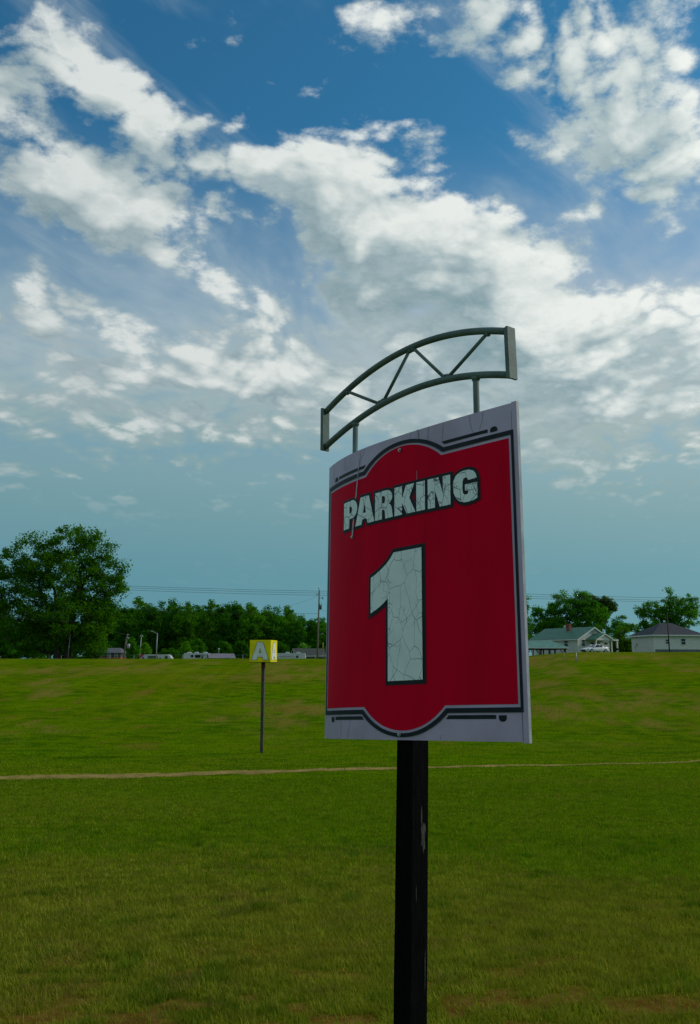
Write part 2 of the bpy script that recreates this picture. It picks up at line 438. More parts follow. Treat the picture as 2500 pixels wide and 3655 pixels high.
def build_ground():
    q = np.linspace(-1, 1, 341); s = np.sign(q) * np.abs(q) ** 1.9 * 1.7
    ys = np.concatenate([np.linspace(-30, 0, 12, endpoint=False), np.linspace(0, 4, 16, endpoint=False), 4 * (3500 / 4.) ** np.linspace(0, 1, 420)])
    Y, S = np.meshgrid(ys, s, indexing='ij')
    X = S * (np.maximum(Y, 0) + 24)
    Z = ground(X, Y)
    n, m = X.shape
    V = np.stack([X, Y, Z], -1).reshape(-1, 3)
    i = np.arange(n - 1)[:, None] * m + np.arange(m - 1)[None]
    F = np.stack([i, i + 1, i + m + 1, i + m], -1).reshape(-1, 4)
    C = np.stack([bare_mask(X, Y), dry_mask(X, Y), hill_dirt(X, Y)], -1).reshape(-1, 3)
    me = np_mesh('ground', V, F, C)
    me.polygons.foreach_set('use_smooth', np.ones(len(F), bool))
    mt = bpy.data.materials.new('turf'); mt.use_nodes = True
    t = NT(mt.node_tree); b = mt.node_tree.nodes['Principled BSDF']
    a = t.n('ShaderNodeAttribute', attribute_name='Col')
    sp = t.n('ShaderNodeSeparateColor', inp={0: a.outputs['Color']})
    pos = t.n('ShaderNodeTexCoord').outputs['Object']
    flat = t.n('ShaderNodeMapping', inp={0: pos, 3: (.55, 1., 0.)}).outputs[0]
    fine = t.noise(pos, 7, 8, .7); mid = t.noise(flat, 1.1, 6, .62); big = t.noise(flat, .16, 5, .6)
    green = t.mix(t.rng(fine, .3, .7), (.074, .150, .0010), (.140, .235, .0015))
    green = t.mix(t.rng(mid, .44, .58), green, (.045, .112, .0010))
    green = t.mix(t.rng(big, .36, .64, 0, .55), green, (.140, .210, .002))
    dry = t.mix(t.rng(fine, .3, .7), (.115, .115, .003), (.180, .165, .006))
    col = t.mix(t.math('MULTIPLY', sp.outputs[1], t.rng(mid, .60, .40, .05, .85)), green, dry)
    soil = t.mix(t.rng(fine, .3, .7), (.15, .075, .010), (.27, .165, .035))
    col = t.mix(t.math('MULTIPLY', sp.outputs[2], t.rng(fine, .25, .6, .45, 1.)), col, (.225, .170, .030))
    # faint wheel tracks of the mower up the far bank
    mp = t.n('ShaderNodeMapping', inp={0: pos, 2: (0, 0, R(24)), 3: (1., .04, 0.)}).outputs[0]
    tr = t.rng(t.noise(mp, .75, 3, .5), .56, .68)
    sy = t.n('ShaderNodeSeparateXYZ', inp={0: pos}).outputs[1]
    col = t.mix(t.math('MULTIPLY', t.math('MULTIPLY', tr, t.rng(sy, 36, 52)), .28), col, (.21, .23, .008))
    col = t.mix(sp.outputs[0], col, soil)
    mt.node_tree.links.new(col, b.inputs['Base Color'])
    b.inputs['Roughness'].default_value = 1.0; b.inputs['Specular IOR Level'].default_value = 0.0
    bp = t.n('ShaderNodeBump', inp={'Height': t.noise(pos, 11, 8, .75), 'Strength': .9}); bp.inputs['Distance'].default_value = .08
    mt.node_tree.links.new(bp.outputs[0], b.inputs['Normal'])
    MATS['turf'] = mt
    tag(link_mesh('ground', me, 'turf'), kind='structure')
    # the worn footpath along the foot of the bank
    xs = np.linspace(-26, 30, 380); V = []; F = []
    for k, x in enumerate(xs):
        yc = float(path_y(np.array(x))); rag = .55 * (fbm(np.array([x]), np.array([0.]), 1.7, 4)[0] - .5)
        rag2 = .6 * (fbm(np.array([x]), np.array([9.]), 2.3, 4)[0] - .5)
        hw = np.interp(x, [-26, -6, 3, 8, 30], [.72, .62, .38, .26, .17])
        for y in (yc - hw + rag, yc, yc + hw + rag2): V.append((x, y, gz(x, y) + .012))
        if k: i = 3 * k; F += [(i - 3, i, i + 1, i - 2), (i - 2, i + 1, i + 2, i - 1)]
    tag(link_mesh('path', np_mesh('path', V, F), 'path_soil'), kind='structure')
build_ground()

def grass():
    rs = np.random.RandomState(3)
    Vs, Fs, Cs = [], [], []; base = 0
    def strip(n, d0, d1, seg, hscale, wk):
        nonlocal base
        u = rs.rand(n); d = d0 + (d1 - d0) * u
        q = rs.rand(n) * 2 - 1
        q = np.where(rs.rand(n) < .2, np.sign(q) * (1 + np.abs(q) ** 2 * 1.1), q)      # thinning out beyond the view
        x = q * (.47 * d + .6); y = d
        # tufts: pull part of the blades together
        bare = bare_mask(x, y); dry = dry_mask(x, y)
        tuft = .8 * sstep(.56, .74, fbm(x + 30, y + 70, 4.2, 4) * .7 + fbm(x + 130, y * .6, .8, 2) * .3) * (1 - sstep(14, 24, y))
        pth = np.abs(y - path_y(x)) < np.interp(x, [-26, -6, 3, 8, 30], [.34, .30, .18, .07, .0])
        keep = (rs.rand(n) > bare * .70) & (rs.rand(n) > sstep(28, 95, y) * .96) & ~pth & (np.hypot(x - .30, y - 5.25) > .12)
        x, y, bare, dry, tuft = x[keep], y[keep], bare[keep], dry[keep], tuft[keep]; n = len(x)
        z = ground(x, y) - .004
        h = hscale * (1 - .55 * sstep(20, 70, y)) * (.030 + .035 * rs.rand(n) + .055 * tuft * rs.rand(n)) * (1 - .4 * bare)
        tall = rs.rand(n) < .012; h = np.where(tall, h * 2.3, h)
        ang = rs.rand(n) * 2 * np.pi; lean = (.25 + .65 * rs.rand(n)) * h
        dx, dy = np.cos(ang), np.sin(ang)
        w = wk * y * (.6 + .8 * rs.rand(n)) + .0012
        px, py = -dy * w * .5, dx * w * .5
        g0 = np.array([.090, .180, .003]); g1 = np.array([.185, .265, .005]); st = np.array([.31, .265, .038]); dk = np.array([.045, .130, .006])
        r = rs.rand(n, 1)
        c = g0 * (1 - r) + g1 * r
        m = (rs.rand(n) < (.20 + .38 * (1 - sstep(6, 16, y)) + .5 * dry))[:, None] * (.45 + .5 * rs.rand(n, 1)); c = c * (1 - m) + st * m
        m = (tuft * .8)[:, None] * (rs.rand(n, 1) < .85); c = c * (1 - m) + dk * m * (.8 + .5 * r)
        c = c * (.80 + .4 * rs.rand(n, 1)) * (.62 + .76 * fbm(x + 9, y + 4, 5.5, 3))[:, None]
        fl = (sstep(.60, .72, fbm(x + 77, y + 31, 3.1, 4)) * (1 - sstep(10, 20, y)))[:, None] * (rs.rand(n, 1) < .6)
        c = c * (1 - .7 * fl) + np.array([.26, .19, .05]) * .7 * fl         # dead, flattened grass
        c = c * (1 - sstep(22, 55, y)[:, None] * np.array([.30, .0, .4]))
        P = np.stack([x, y, z], -1)
        if seg == 2:
            a = P + np.stack([-px, -py, 0 * z], -1); b = P + np.stack([px, py, 0 * z], -1)
            mid = P + np.stack([dx * lean * .3, dy * lean * .3, h * .6], -1)
            c1 = mid + np.stack([-px * .75, -py * .75, 0 * z], -1); d1_ = mid + np.stack([px * .75, py * .75, 0 * z], -1)
            tip = P + np.stack([dx * lean, dy * lean, h * .96], -1)
            V = np.stack([a, b, d1_, c1, tip], 1).reshape(-1, 3); k = np.arange(n)[:, None] * 5 + base
            Fs.append(np.concatenate([k + [0, 1, 2], k + [0, 2, 3], k + [3, 2, 4]], 0)); nv = 5
        else:
            a = P + np.stack([-px, -py, 0 * z], -1); b = P + np.stack([px, py, 0 * z], -1)
            tip = P + np.stack([dx * lean, dy * lean, h], -1)
            V = np.stack([a, b, tip], 1).reshape(-1, 3); k = np.arange(n)[:, None] * 3 + base
            Fs.append(k + [0, 1, 2]); nv = 3
        Vs.append(V); Cs.append(np.repeat(c, nv, 0)); base += n * nv
    strip(360000, 3.2, 12, 2, .85, .00062)
    strip(460000, 12, 30, 1, .9, .0009)
    strip(330000, 30, 100, 1, 1.0, .0012)
    me = np_mesh('grass', np.concatenate(Vs), np.concatenate(Fs), np.concatenate(Cs))
    tag(link_mesh('grass', me, 'blade'), 'short mown field grass with greener tufts and straw-coloured patches', 'grass', kind='stuff')
    # low yellow flowers
    P = []
    def patch(cx, cy, sx, sy, n):
        for _ in range(n): P.append((cx + rs.randn() * sx, cy + rs.randn() * sy))
    patch(5.2, 17.6, 1.5, .35, 130); patch(7.0, 17.2, .6, .3, 60); patch(2.6, 19.0, 1.6, .8, 60); patch(-4.5, 18.5, 1.2, .5, 24)
    b = MB()
    for x, y in P:
        z = gz(x, y) + .05 + .05 * rs.rand(); r = .008 + .006 * rs.rand()
        ring = [(x + r * math.cos(k * 1.0472), y + r * math.sin(k * 1.0472), z + .004 * (k % 2)) for k in range(6)]
        b.add([(x, y, z + .012)] + ring + [(x, y, z - .01)], [(0, 1 + k, 1 + (k + 1) % 6) for k in range(6)] + [(7, 1 + (k + 1) % 6, 1 + k) for k in range(6)])
    mat('petal', (.45, .36, .004), .7, .1, 30)
    tag(b.build('yellow_flowers', 'petal'), 'tiny yellow wild flowers scattered low in the field grass', 'flowers', kind='stuff')
grass()

# ------------------------------------------------------------------ the parking sign
SG = dict(X=.405578, Y=5.5, Z=1.013034, psi=.878325, W=1.78588, s=.103198, lean=.0173152, H=1.950224, n=2.453067, c=-.0578147)
TILT = .2634838 - PITCH                  # the whole sign leans a little away from the camera
_ct, _st = math.cos(TILT), math.sin(TILT)
CH = Vector((math.cos(SG['psi']), -math.sin(SG['psi']), 0)); NO = Vector((-math.sin(SG['psi']), -math.cos(SG['psi']), 0))
def _tilt(p):
    return Vector((p[0], p[1] * _ct + p[2] * _st, -p[1] * _st + p[2] * _ct + EYE))
def flatS(u, v, off=0.):                 # chord plane of the sign
    cl, sl = math.cos(SG['lean']), math.sin(SG['lean'])
    uu = u * cl + v * sl; vv = v * cl - u * sl
    p = Vector((SG['X'], SG['Y'], SG['Z'])) + CH * uu + NO * off; p.z += vv
    return _tilt(p)
def bulge(u):
    t = u / (SG['W'] / 2)
    return SG['s'] * (1 - abs(t) ** SG['n']) + SG['c'] * (t - t ** 3)
def S(u, v, off=0.): return flatS(u, v, bulge(u) + off)

ULINES = [-.88 + .04 * i for i in range(45)]
def ccw(p):
    a = sum(p[i][0] * p[(i + 1) % len(p)][1] - p[(i + 1) % len(p)][0] * p[i][1] for i in range(len(p)))
    return list(p) if a > 0 else list(p)[::-1]
def shape2d(pos, neg=(), lines=ULINES, fine=True):
    V, E, Fc = [], [], []
    for p in list(pos) + list(neg):
        p = ccw(p); b = len(V); V += [Vector(q) for q in p]; Fc.append(list(range(b, b + len(p))))
    us = [v[0] for v in V]; vs_ = [v[1] for v in V]; v0, v1 = min(vs_) - .01, max(vs_) + .01
    for u in lines:
        if min(us) < u < max(us):
            b = len(V); V += [Vector((u, v0)), Vector((u, v1))]; E.append((b, b + 1))
    r = delaunay_2d_cdt(V, E, Fc, 0, 1e-6, True)
    npos = len(pos); keep = []
    for f, org in zip(r[2], r[5]):
        if any(o < npos for o in org) and not any(o >= npos for o in org): keep.append(list(f))
    return [tuple(v) for v in r[0]], keep
def stroke(poly, w):                     # pieces whose union is the polygon grown by w with mitred corners
    poly = ccw(poly); n = len(poly); out = [poly]
    nr = []
    for i in range(n):
        a, b = Vector(poly[i]), Vector(poly[(i + 1) % n]); d = (b - a).normalized(); nr.append(Vector((d.y, -d.x)))
    for i in range(n):
        a, b = Vector(poly[i]), Vector(poly[(i + 1) % n]); m = nr[i] * w
        out.append([tuple(a - m * .2), tuple(a + m), tuple(b + m), tuple(b - m * .2)])
        n0, n1 = nr[i - 1], nr[i]
        cr = n0.x * n1.y - n0.y * n1.x
        if cr > 1e-4:
            k = (n0 + n1); k = k / k.dot(n1) if k.dot(n1) > .25 else k.normalized()
            out.append([tuple(a), tuple(a + n0 * w), tuple(a + k * w), tuple(a + n1 * w)])
    return out
def arc(cx, cy, rx, ry, a0, a1, n=10):
    return [(cx + rx * math.cos(R(a0 + (a1 - a0) * i / n)), cy + ry * math.sin(R(a0 + (a1 - a0) * i / n))) for i in range(n + 1)]

def parking_sign():
    def u_for(px, v, off):                # where along the chord a pixel column meets that height of the sign
        lo, hi = -.6, .6
        for _ in range(40):
            m = (lo + hi) / 2; p = flatS(m, v, off); dep = p.y * CP + (p.z - EYE) * SP
            if CX + F_PX * p.x / dep < px: lo = m
            else: hi = m
        return lo
    PO = .010
    uT, uB = u_for(1474, -1.0, PO), u_for(1468.5, -1.95, PO)
    up_ = lambda v: uT + (uB - uT) * (v + 1.0) / -.95
    base = flatS(up_(-2.75), -2.75, PO)
    base.z = gz(base.x, base.y)
    root = thing('parking_sign', 'tall red and white PARKING 1 sign with green truss arch on black post', 'sign', base)
    org = tuple(base)
    def surf(name, m, pos, neg=(), off=.0, parent=root, surface=S):
        v, f = shape2d(pos, neg)
        b = MB(); b.add([surface(u, w, off) for u, w in v], f, False)
        o = b.build(name, m, parent, org)
        return o
    # post: a square timber turned with the sign
    a, c = CH * .0735, NO * .0735
    pb = MB(); rings = []
    top = flatS(up_(.80), .80, PO); bot = flatS(up_(-2.95), -2.95, PO)
    k = 26
    rs = random.Random(2)
    for i in range(k + 1):
        p = bot.lerp(top, i / k); j = lambda: 1 + rs.uniform(-.012, .012)
        ch = .012
        ring = []
        for (sx, sy) in ((-1, -1), (1, -1), (1, 1), (-1, 1)):
            e1 = a * sx * j() * .955; e2 = c * sy * j() * .955
            sgn = 1 if sx * sy > 0 else -1
            p1 = p + e1 * (1 - ch * 6) + e2; p2 = p + e1 + e2 * (1 - ch * 6)
            ring += ([p1, p2] if sgn < 0 else [p2, p1])
        rings.append(ring)
    vs = [v for r in rings for v in r]
    fs = [tuple(range(8)), tuple(range(k * 8 + 7, k * 8 - 1, -1))]
    for i in range(k):
        for q in range(8): fs.append((i * 8 + q, i * 8 + (q + 1) % 8, (i + 1) * 8 + (q + 1) % 8, (i + 1) * 8 + q))
    pb.add(vs, fs); post = pb.build('post', 'post_black', root, org)
    tag(post, 'black painted square timber post with a flaked patch')
    # flaked paint: bare wood showing on the right-hand face of the post
    fl = []
    def on_right(t, w):                  # point on the face turned to the right (normal +CH side)
        p = bot.lerp(top, t); return p + CH * .0712 + NO * w
    def flake(name, t0, w0, sh, hh, ww):
        rr = random.Random(sh); n = 16; vs = []
        for i in range(n):
            an = 2 * math.pi * i / n; q = rr.uniform(.6, 1.1)
            vs.append(on_right(t0 + hh * q * math.sin(an) * (1.35 if math.sin(an) < 0 else 1), w0 + ww * q * math.cos(an)))
        m = MB(); m.add([on_right(t0, w0) + CH * .0012] + [v + CH * .0012 for v in vs], [(0, 1 + i, 1 + (i + 1) % n) for i in range(n)])
        tag(m.build(name, 'bare_wood', post, org))
    for args in ((.383, -.025, 1, .022, .022), (.412, -.010, 5, .014, .008), (.19, -.045, 8, .03, .004), (.30, .03, 3, .012, .003)):
        flake('paint_chip', *args)

    H, W = SG['H'], SG['W']; hw = W / 2
    # curved board
    us = [-hw] + [u for u in ULINES] + [hw]
    pbm = MB(); nU = len(us)
    vs = []
    for off in (0., -.014):
        for v in (-H / 2, H / 2): vs += [S(u, v, off) for u in us]
    fs = []
    for i in range(nU - 1):
        fs += [(i, i + 1, nU + i + 1, nU + i), (2 * nU + i + 1, 2 * nU + i, 3 * nU + i, 3 * nU + i + 1),
               (i, 2 * nU + i, 2 * nU + i + 1, i + 1), (nU + i, nU + i + 1, 3 * nU + i + 1, 3 * nU + i)]
    fs += [(0, nU, 3 * nU, 2 * nU), (nU - 1, 3 * nU - 1, 4 * nU - 1, 2 * nU - 1)]
    pbm.add(vs, fs); panel = pbm.build('panel', 'sign_white', root, org)
    # folded edge strip on the right with its open seam, thin strip on the left
    surf('edge_trim', 'sign_white', [[(.858, -H / 2 - .006), (.8925, -H / 2 - .006), (.8925, H / 2 + .004), (.858, H / 2 + .004)]], off=.0035)
    m = MB(); e = [S(.8925, -H / 2 - .006, .0035), S(.8925, H / 2 + .004, .0035), S(.8945, H / 2 + .004, -.016), S(.8945, -H / 2 - .006, -.016)]
    m.add(e + [p - CH * .003 for p in e], [(0, 1, 2, 3), (7, 6, 5, 4), (0, 3, 7, 4), (1, 5, 6, 2), (0, 4, 5, 1), (3, 2, 6, 7)]); m.build('edge_flange', 'sign_edge', root, org)
    surf('seam', 'print_black', [[(.853, -H / 2 + .004), (.8565, -H / 2 + .004), (.8575, -.3), (.855, .2), (.8575, .5), (.857, .93), (.8545, .93), (.852, .5), (.853, .2)]], off=.0012)
    for v in (.62, -.62):
        m = MB(); m.obox(flatS(.0, v, -.088), CH * .80, NO * .02, Vector((0, _st, _ct)) * .025); m.build('back_rail', 'dark_metal', root, org)
    for v in (.62, -.62):
        for sg in (-1, 1):
            u = sg * .62; o1 = bulge(u) - .016
            m = MB(); m.obox(flatS(u, v, (o1 - .07) / 2), CH * .018, NO * ((o1 + .07) / 2), Vector((0, _st, _ct)) * .018); m.build('spacer', 'dark_metal', root, org)
    # printed frame and red field
    def field(gx, gt, gb, nx, at_, ab, rt):
        # outline with a round bump above and below: half width, top, bottom, notch half width, bump heights
        def bump(sag, y, sign):
            r = (nx * nx + sag * sag) / (2 * sag); cy = y + sign * (sag - r)
            th = math.degrees(math.asin(nx / r)); n = 24
            return [(r * math.sin(R(-th + 2 * th * i / n)), cy + sign * r * math.cos(R(-th + 2 * th * i / n))) for i in range(n + 1)]
        topc = bump(at_, gt, 1); botc = bump(ab, -gb, -1)[::-1]
        return [(-gx, gt)] + topc + [(gx, gt), (gx, -gb)] + botc + [(-gx, -gb)]
    red = field(.832, .760, .774, .340, .137, .145, 0)
    inner = field(.849, .779, .791, .350, .130, .144, 0)
    outer = field(.867, .806, .818, .362, .127, .140, 0)
    surf('red_field', 'print_red', [red], off=.0022)
    surf('border_line', 'print_black', [outer], [inner], off=.0060)
    for sx in (-1, 1):
        x = lambda v: sx * v
        surf('accent_bar', 'print_black', [[(x(.690), .8275), (x(.690), .8485), (x(.343), .8485), (x(.366), .8275)]], off=.0022)
        surf('accent_bar', 'print_black', [[(x(.690), -.853), (x(.690), -.831), (x(.366), -.831), (x(.344), -.853)]], off=.0022)
        surf('accent_dot', 'print_black', [[(x(.707), .823), (x(.757), .823)] + [(x(px), py) for px, py in arc(.732, .838, .025, .018, 0, 180, 10)]], off=.0022)
        surf('accent_dot', 'print_black', [[(x(.757), -.833), (x(.707), -.833)] + [(x(px), py) for px, py in arc(.732, -.850, .025, .018, 180, 360, 10)]], off=.0022)
    # lettering
    L = {
     'P': ([(-.597, .432), (-.597, .626), (-.498, .627)] + arc(-.490, .562, .062, .065, 80, -80, 12) + [(-.500, .498), (-.523, .498), (-.523, .432)],
           [(-.523, .586), (-.512, .586)] + arc(-.510, .561, .019, .0245, 80, -80, 6) + [(-.523, .537)]),
     'A': ([(-.390, .624), (-.300, .624), (-.243, .431), (-.313, .431), (-.323, .467), (-.367, .467), (-.377, .431), (-.448, .431)], [(-.346, .580), (-.331, .509), (-.361, .509)]),
     'R': ([(-.236, .431), (-.236, .622), (-.130, .622)] + arc(-.128, .572, .056, .050, 80, -50, 10) + [(-.104, .527), (-.086, .514), (-.077, .492), (-.067, .430), (-.137, .430), (-.141, .478), (-.149, .492), (-.168, .494), (-.168, .431)],
           [(-.168, .587), (-.154, .587)] + arc(-.153, .562, .015, .025, 80, -80, 6) + [(-.168, .537)]),
     'K': ([(-.053, .621), (.016, .621), (.016, .537), (.050, .620), (.123, .620), (.079, .531), (.131, .429), (.057, .429), (.016, .507), (.015, .430), (-.053, .430)], None),
     'I': ([(.139, .620), (.211, .619), (.211, .428), (.139, .429)], None),
     'N': ([(.234, .619), (.321, .618), (.356, .504), (.355, .618), (.413, .617), (.413, .426), (.329, .426), (.291, .540), (.291, .427), (.234, .427)], None),
     'G': ([(.522, .532), (.611, .532), (.611, .434), (.580, .424), (.548, .420), (.515, .421), (.480, .433), (.453, .458), (.437, .492), (.431, .532), (.437, .570), (.455, .600), (.482, .616), (.520, .622), (.555, .620), (.585, .608), (.602, .586), (.609, .559), (.545, .556), (.541, .570), (.528, .576), (.512, .571), (.505, .553), (.503, .5), (.508, .478), (.522, .468), (.538, .469), (.545, .478), (.545, .493), (.522, .493)], None),
    }
    for i, (k, (poly, hole)) in enumerate(L.items()):
        o = surf('letter', 'crackle_small', [poly], [hole] if hole else [], off=.0082)
        tag(o, 'cracked pale letter %s with black outline' % k)
        surf('outline', 'print_black', stroke(poly, .0195), off=.0046 + .00025 * i, parent=o)
    one = [(-.060, .192), (.178, .192), (.178, -.621), (-.113, -.621), (-.113, -.100), (-.160, -.132), (-.215, -.160), (-.276, -.182), (-.276, .053), (-.230, .069), (-.180, .094), (-.124, .128), (-.090, .158)]
    o = surf('numeral', 'crackle_big', [one], off=.0082); tag(o, 'large cracked pale numeral 1 with black outline')
    surf('outline', 'print_black', stroke(one, .0255), off=.0046, parent=o)
    # hairline cracks in the white margin, droppings, screw heads
    def hair(name, pts, w, m, off=.0014):
        b = MB(); ps = []
        for i, (u, v) in enumerate(pts):
            ww = w[i] if isinstance(w, (list, tuple)) else w
            ps += [S(u - ww / 2, v, off), S(u + ww / 2, v, off)]
        b.add(ps, [(2 * i, 2 * i + 1, 2 * i + 3, 2 * i + 2) for i in range(len(pts) - 1)]); return b.build(name, m, root, org)
    for pts in ([(-.80, .97), (-.79, .90), (-.77, .84)], [(-.60, .97), (-.605, .92), (-.59, .87)], [(-.36, .972), (-.37, .93), (-.42, .88), (-.43, .80)], [(.09, .973), (.083, .94), (.07, .93)], [(.24, .973), (.236, .90), (.225, .865)],
                [(.36, .973), (.355, .91), (.35, .86)], [(.56, .973), (.565, .92), (.58, .86), (.60, .845)], [(.66, .973), (.655, .92), (.63, .86)], [(-.62, -.78), (-.615, -.88), (-.612, -.972)], [(-.475, -.785), (-.50, -.88), (-.52, -.93), (-.522, -.972)], [(.30, -.972), (.31, -.94)]):
        hair('hairline_crack', pts, .0022, 'hairline')
    hair('bird_dropping', [(-.404, .972), (-.412, .90), (-.425, .80), (-.437, .72), (-.446, .65), (-.452, .63)], [.005, .006, .008, .012, .016, .013], 'dropping', .0066)
    hair('bird_dropping', [(-.470, .49), (-.476, .44), (-.481, .40), (-.485, .372)], [.014, .018, .02, .012], 'dropping', .0085)
    hair('bird_dropping', [(.152, .974), (.153, .945), (.151, .915), (.150, .908)], [.012, .013, .008, .003], 'dropping', .0068)
    hair('bird_dropping', [(.141, .70), (.142, .67), (.142, .635)], [.003, .004, .002], 'dropping', .0052)
    def bolt(u, v, r):
        b = MB(); c0 = S(u, v, .006); up = Vector((0, _st, _ct))
        for rr, h0, h1, n in ((r, 0, .003, 14), (r * .62, .003, .012, 6)):
            ring = lambda h: [c0 + NO * h + (CH * math.cos(2 * math.pi * i / n) + up * math.sin(2 * math.pi * i / n)) * rr for i in range(n)]
            b.add(ring(h0) + ring(h1), [tuple(range(n, 2 * n))] + [(i, (i + 1) % n, n + (i + 1) % n, n + i) for i in range(n)])
        b.build('bolt', 'bolt_metal', root, org)
    bolt(-.004, .871, .013); bolt(-.016, -.941, .013); bolt(-.485, .366, .012)
    # truss arch on top
    off = -.004
    zl = lambda t: H / 2 + .181 + .1712 * (1 - t * t); zu = lambda t: H / 2 + .466 + .200 * (1 - t * t)
    TR = lambda t, z: flatS(t * hw * 1.011 - .049, z, off)
    ts = [-1 + 2 * i / 40 for i in range(41)]
    m = MB(); m.tube([TR(t, zu(t)) for t in ts], .0225, 14); m.build('upper_chord', 'steel_paint', root, org)
    m = MB(); m.tube([TR(t, zl(t)) for t in ts], .0225, 14); m.build('lower_chord', 'steel_paint', root, org)
    for (ta, tb) in ((-.715, -.315), (.033, -.275), (.068, .395), (.812, .425)):
        m = MB(); m.tube([TR(ta, zu(ta) - .012), TR(tb, zl(tb) + .012)], .0118, 10); d = m.build('diagonal', 'steel_paint', root, org)
        for (t, z) in ((ta, zu(ta) - .022), (tb, zl(tb) + .022)):
            w = MB(); p = TR(t, z); q = TR(ta, zu(ta)).lerp(TR(tb, zl(tb)), .5); dr = (q - p).normalized()
            w.tube([p - dr * .006, p + dr * .004, p + dr * .012], [.019, .0175, .0125], 9); w.build('weld', 'steel_paint', d, org)
    for t in (-.61, .69):
        m = MB(); m.tube([TR(t, zl(t) - .012), TR(t, H / 2 - .55)], .0195, 14); lg = m.build('support_leg', 'steel_paint', root, org)
        w = MB(); p = TR(t, zl(t) - .026); w.tube([p + Vector((0, 0, .012)), p, p - Vector((0, 0, .014))], [.030, .0275, .0205], 11); w.build('weld', 'steel_paint', lg, org)
    # pale drips running round the pipes
    for (t, z, l) in ((-.52, zu, 1.7), (-.22, zu, 1.5), (-.17, zu, 1.9), (.17, zu, 1.6), (.33, zu, 1.3), (-.16, zl, 1.6), (-.80, zl, 1.8), (.53, zl, 1.0)):
        c0 = TR(t, z(t)); tg = (TR(t + .01, z(t + .01)) - c0).normalized(); e1 = NO; e2 = tg.cross(e1).normalized()
        if e2.z < 0: e2 = -e2
        m = MB(); m.tube([c0 + (e1 * math.cos(a_) + e2 * math.sin(a_)) * .0226 + tg * (.004 * math.sin(5 * a_)) for a_ in [1.2 - l * i / 8 for i in range(9)]], [.0004 + .0018 * math.sin(math.pi * (i + .5) / 9) for i in range(9)], 5); m.build('pale_drip', 'dropping', root, org)
    up = Vector((0, _st, _ct))
    for t in (-1, 1):
        z0, z1 = zl(t) - .028, zu(t) + .026
        c0 = TR(t, (z0 + z1) / 2) + CH * (.010 * t)
        m = MB(); m.obox(c0, CH * .0085, NO * .036, up * ((z1 - z0) / 2)); pl = m.build('end_plate', 'steel_paint', root, org)
        m = MB(); m.obox(c0 + NO * .0300 - CH * .015 * t, CH * .0062, NO * .0055, up * ((z1 - z0) / 2 - .004)); m.build('end_flange', 'steel_paint', pl, org)
parking_sign()

# ------------------------------------------------------------------ the yellow section marker
def section_marker():
    D = 40.0
    p = at(935, 2690, D); z0 = gz(p.x, p.y)
    zt, zb = at(962, 2285.8, D).z, at(962, 2363.7, D).z
    root = thing('section_marker', 'yellow cube marker with white A on a weathered brown post', 'sign', (p.x, p.y, z0), R(-12.2))
    h = zt - zb; s = .495
    ctr = at(937, 2320, D); ox = 0.0
    m = MB(); m.box(-.065, .065, -.065, .065, -.3, zb - z0 - .30); m.build('post', 'grey_post', root)
    m = MB(); m.box(-.072, .072, -.072, .072, zb - z0 - .30, zb - z0 + .05); m.build('collar', 'rust', root)
    b0, b1 = zb - z0, zt - z0
    dx = .0
    m = MB(); m.box(dx - s, dx + s, -s, s, b0, b1); box = m.build('box', 'box_yellow', root)
    bv = box.modifiers.new('bevel', 'BEVEL'); bv.width = .012; bv.segments = 2
    m = MB()
    for (x0, x1, y0, y1) in ((-s - .008, s + .008, -s - .008, -s + .02), (-s - .008, s + .008, s - .02, s + .008), (-s - .008, -s + .02, -s + .02, s - .02), (s - .02, s + .008, -s + .02, s - .02)):
        m.box(x0, x1, y0, y1, b0 - .012, b0 + .012)
    m.build('bottom_trim', 'rust', root)
    A = [(-.13, .40), (.13, .40), (.395, -.395), (.150, -.395), (.125, -.265), (-.125, -.265), (-.150, -.395), (-.395, -.395)]
    hole = [(0, .155), (.062, -.075), (-.062, -.075)]
    cz = (b0 + b1) / 2
    for side in (0, 1):
        f = (lambda u, v, o: (u, -s - o, cz + v)) if side == 0 else (lambda u, v, o: (s + o, u, cz + v))
        k = 1.0 if side == 0 else .96
        PA = [(x * k, y * h / 1.0) for x, y in A]; PH = [(x * k, y * h) for x, y in hole]
        v, fc = shape2d([PA], [PH], lines=[])
        b = MB(); b.add([f(x, y, .010) for x, y in v], fc); o = b.build('letter', 'letter_white', root)
        tag(o, 'white letter A with dark outline')
        v, fc = shape2d(stroke(PA, .018), [[(x * .55, (y + .0) * .62 - .008) for x, y in PH]], lines=[])
        b = MB(); b.add([f(x, y, .005) for x, y in v], fc); b.build('outline', 'print_black', o)
section_marker()

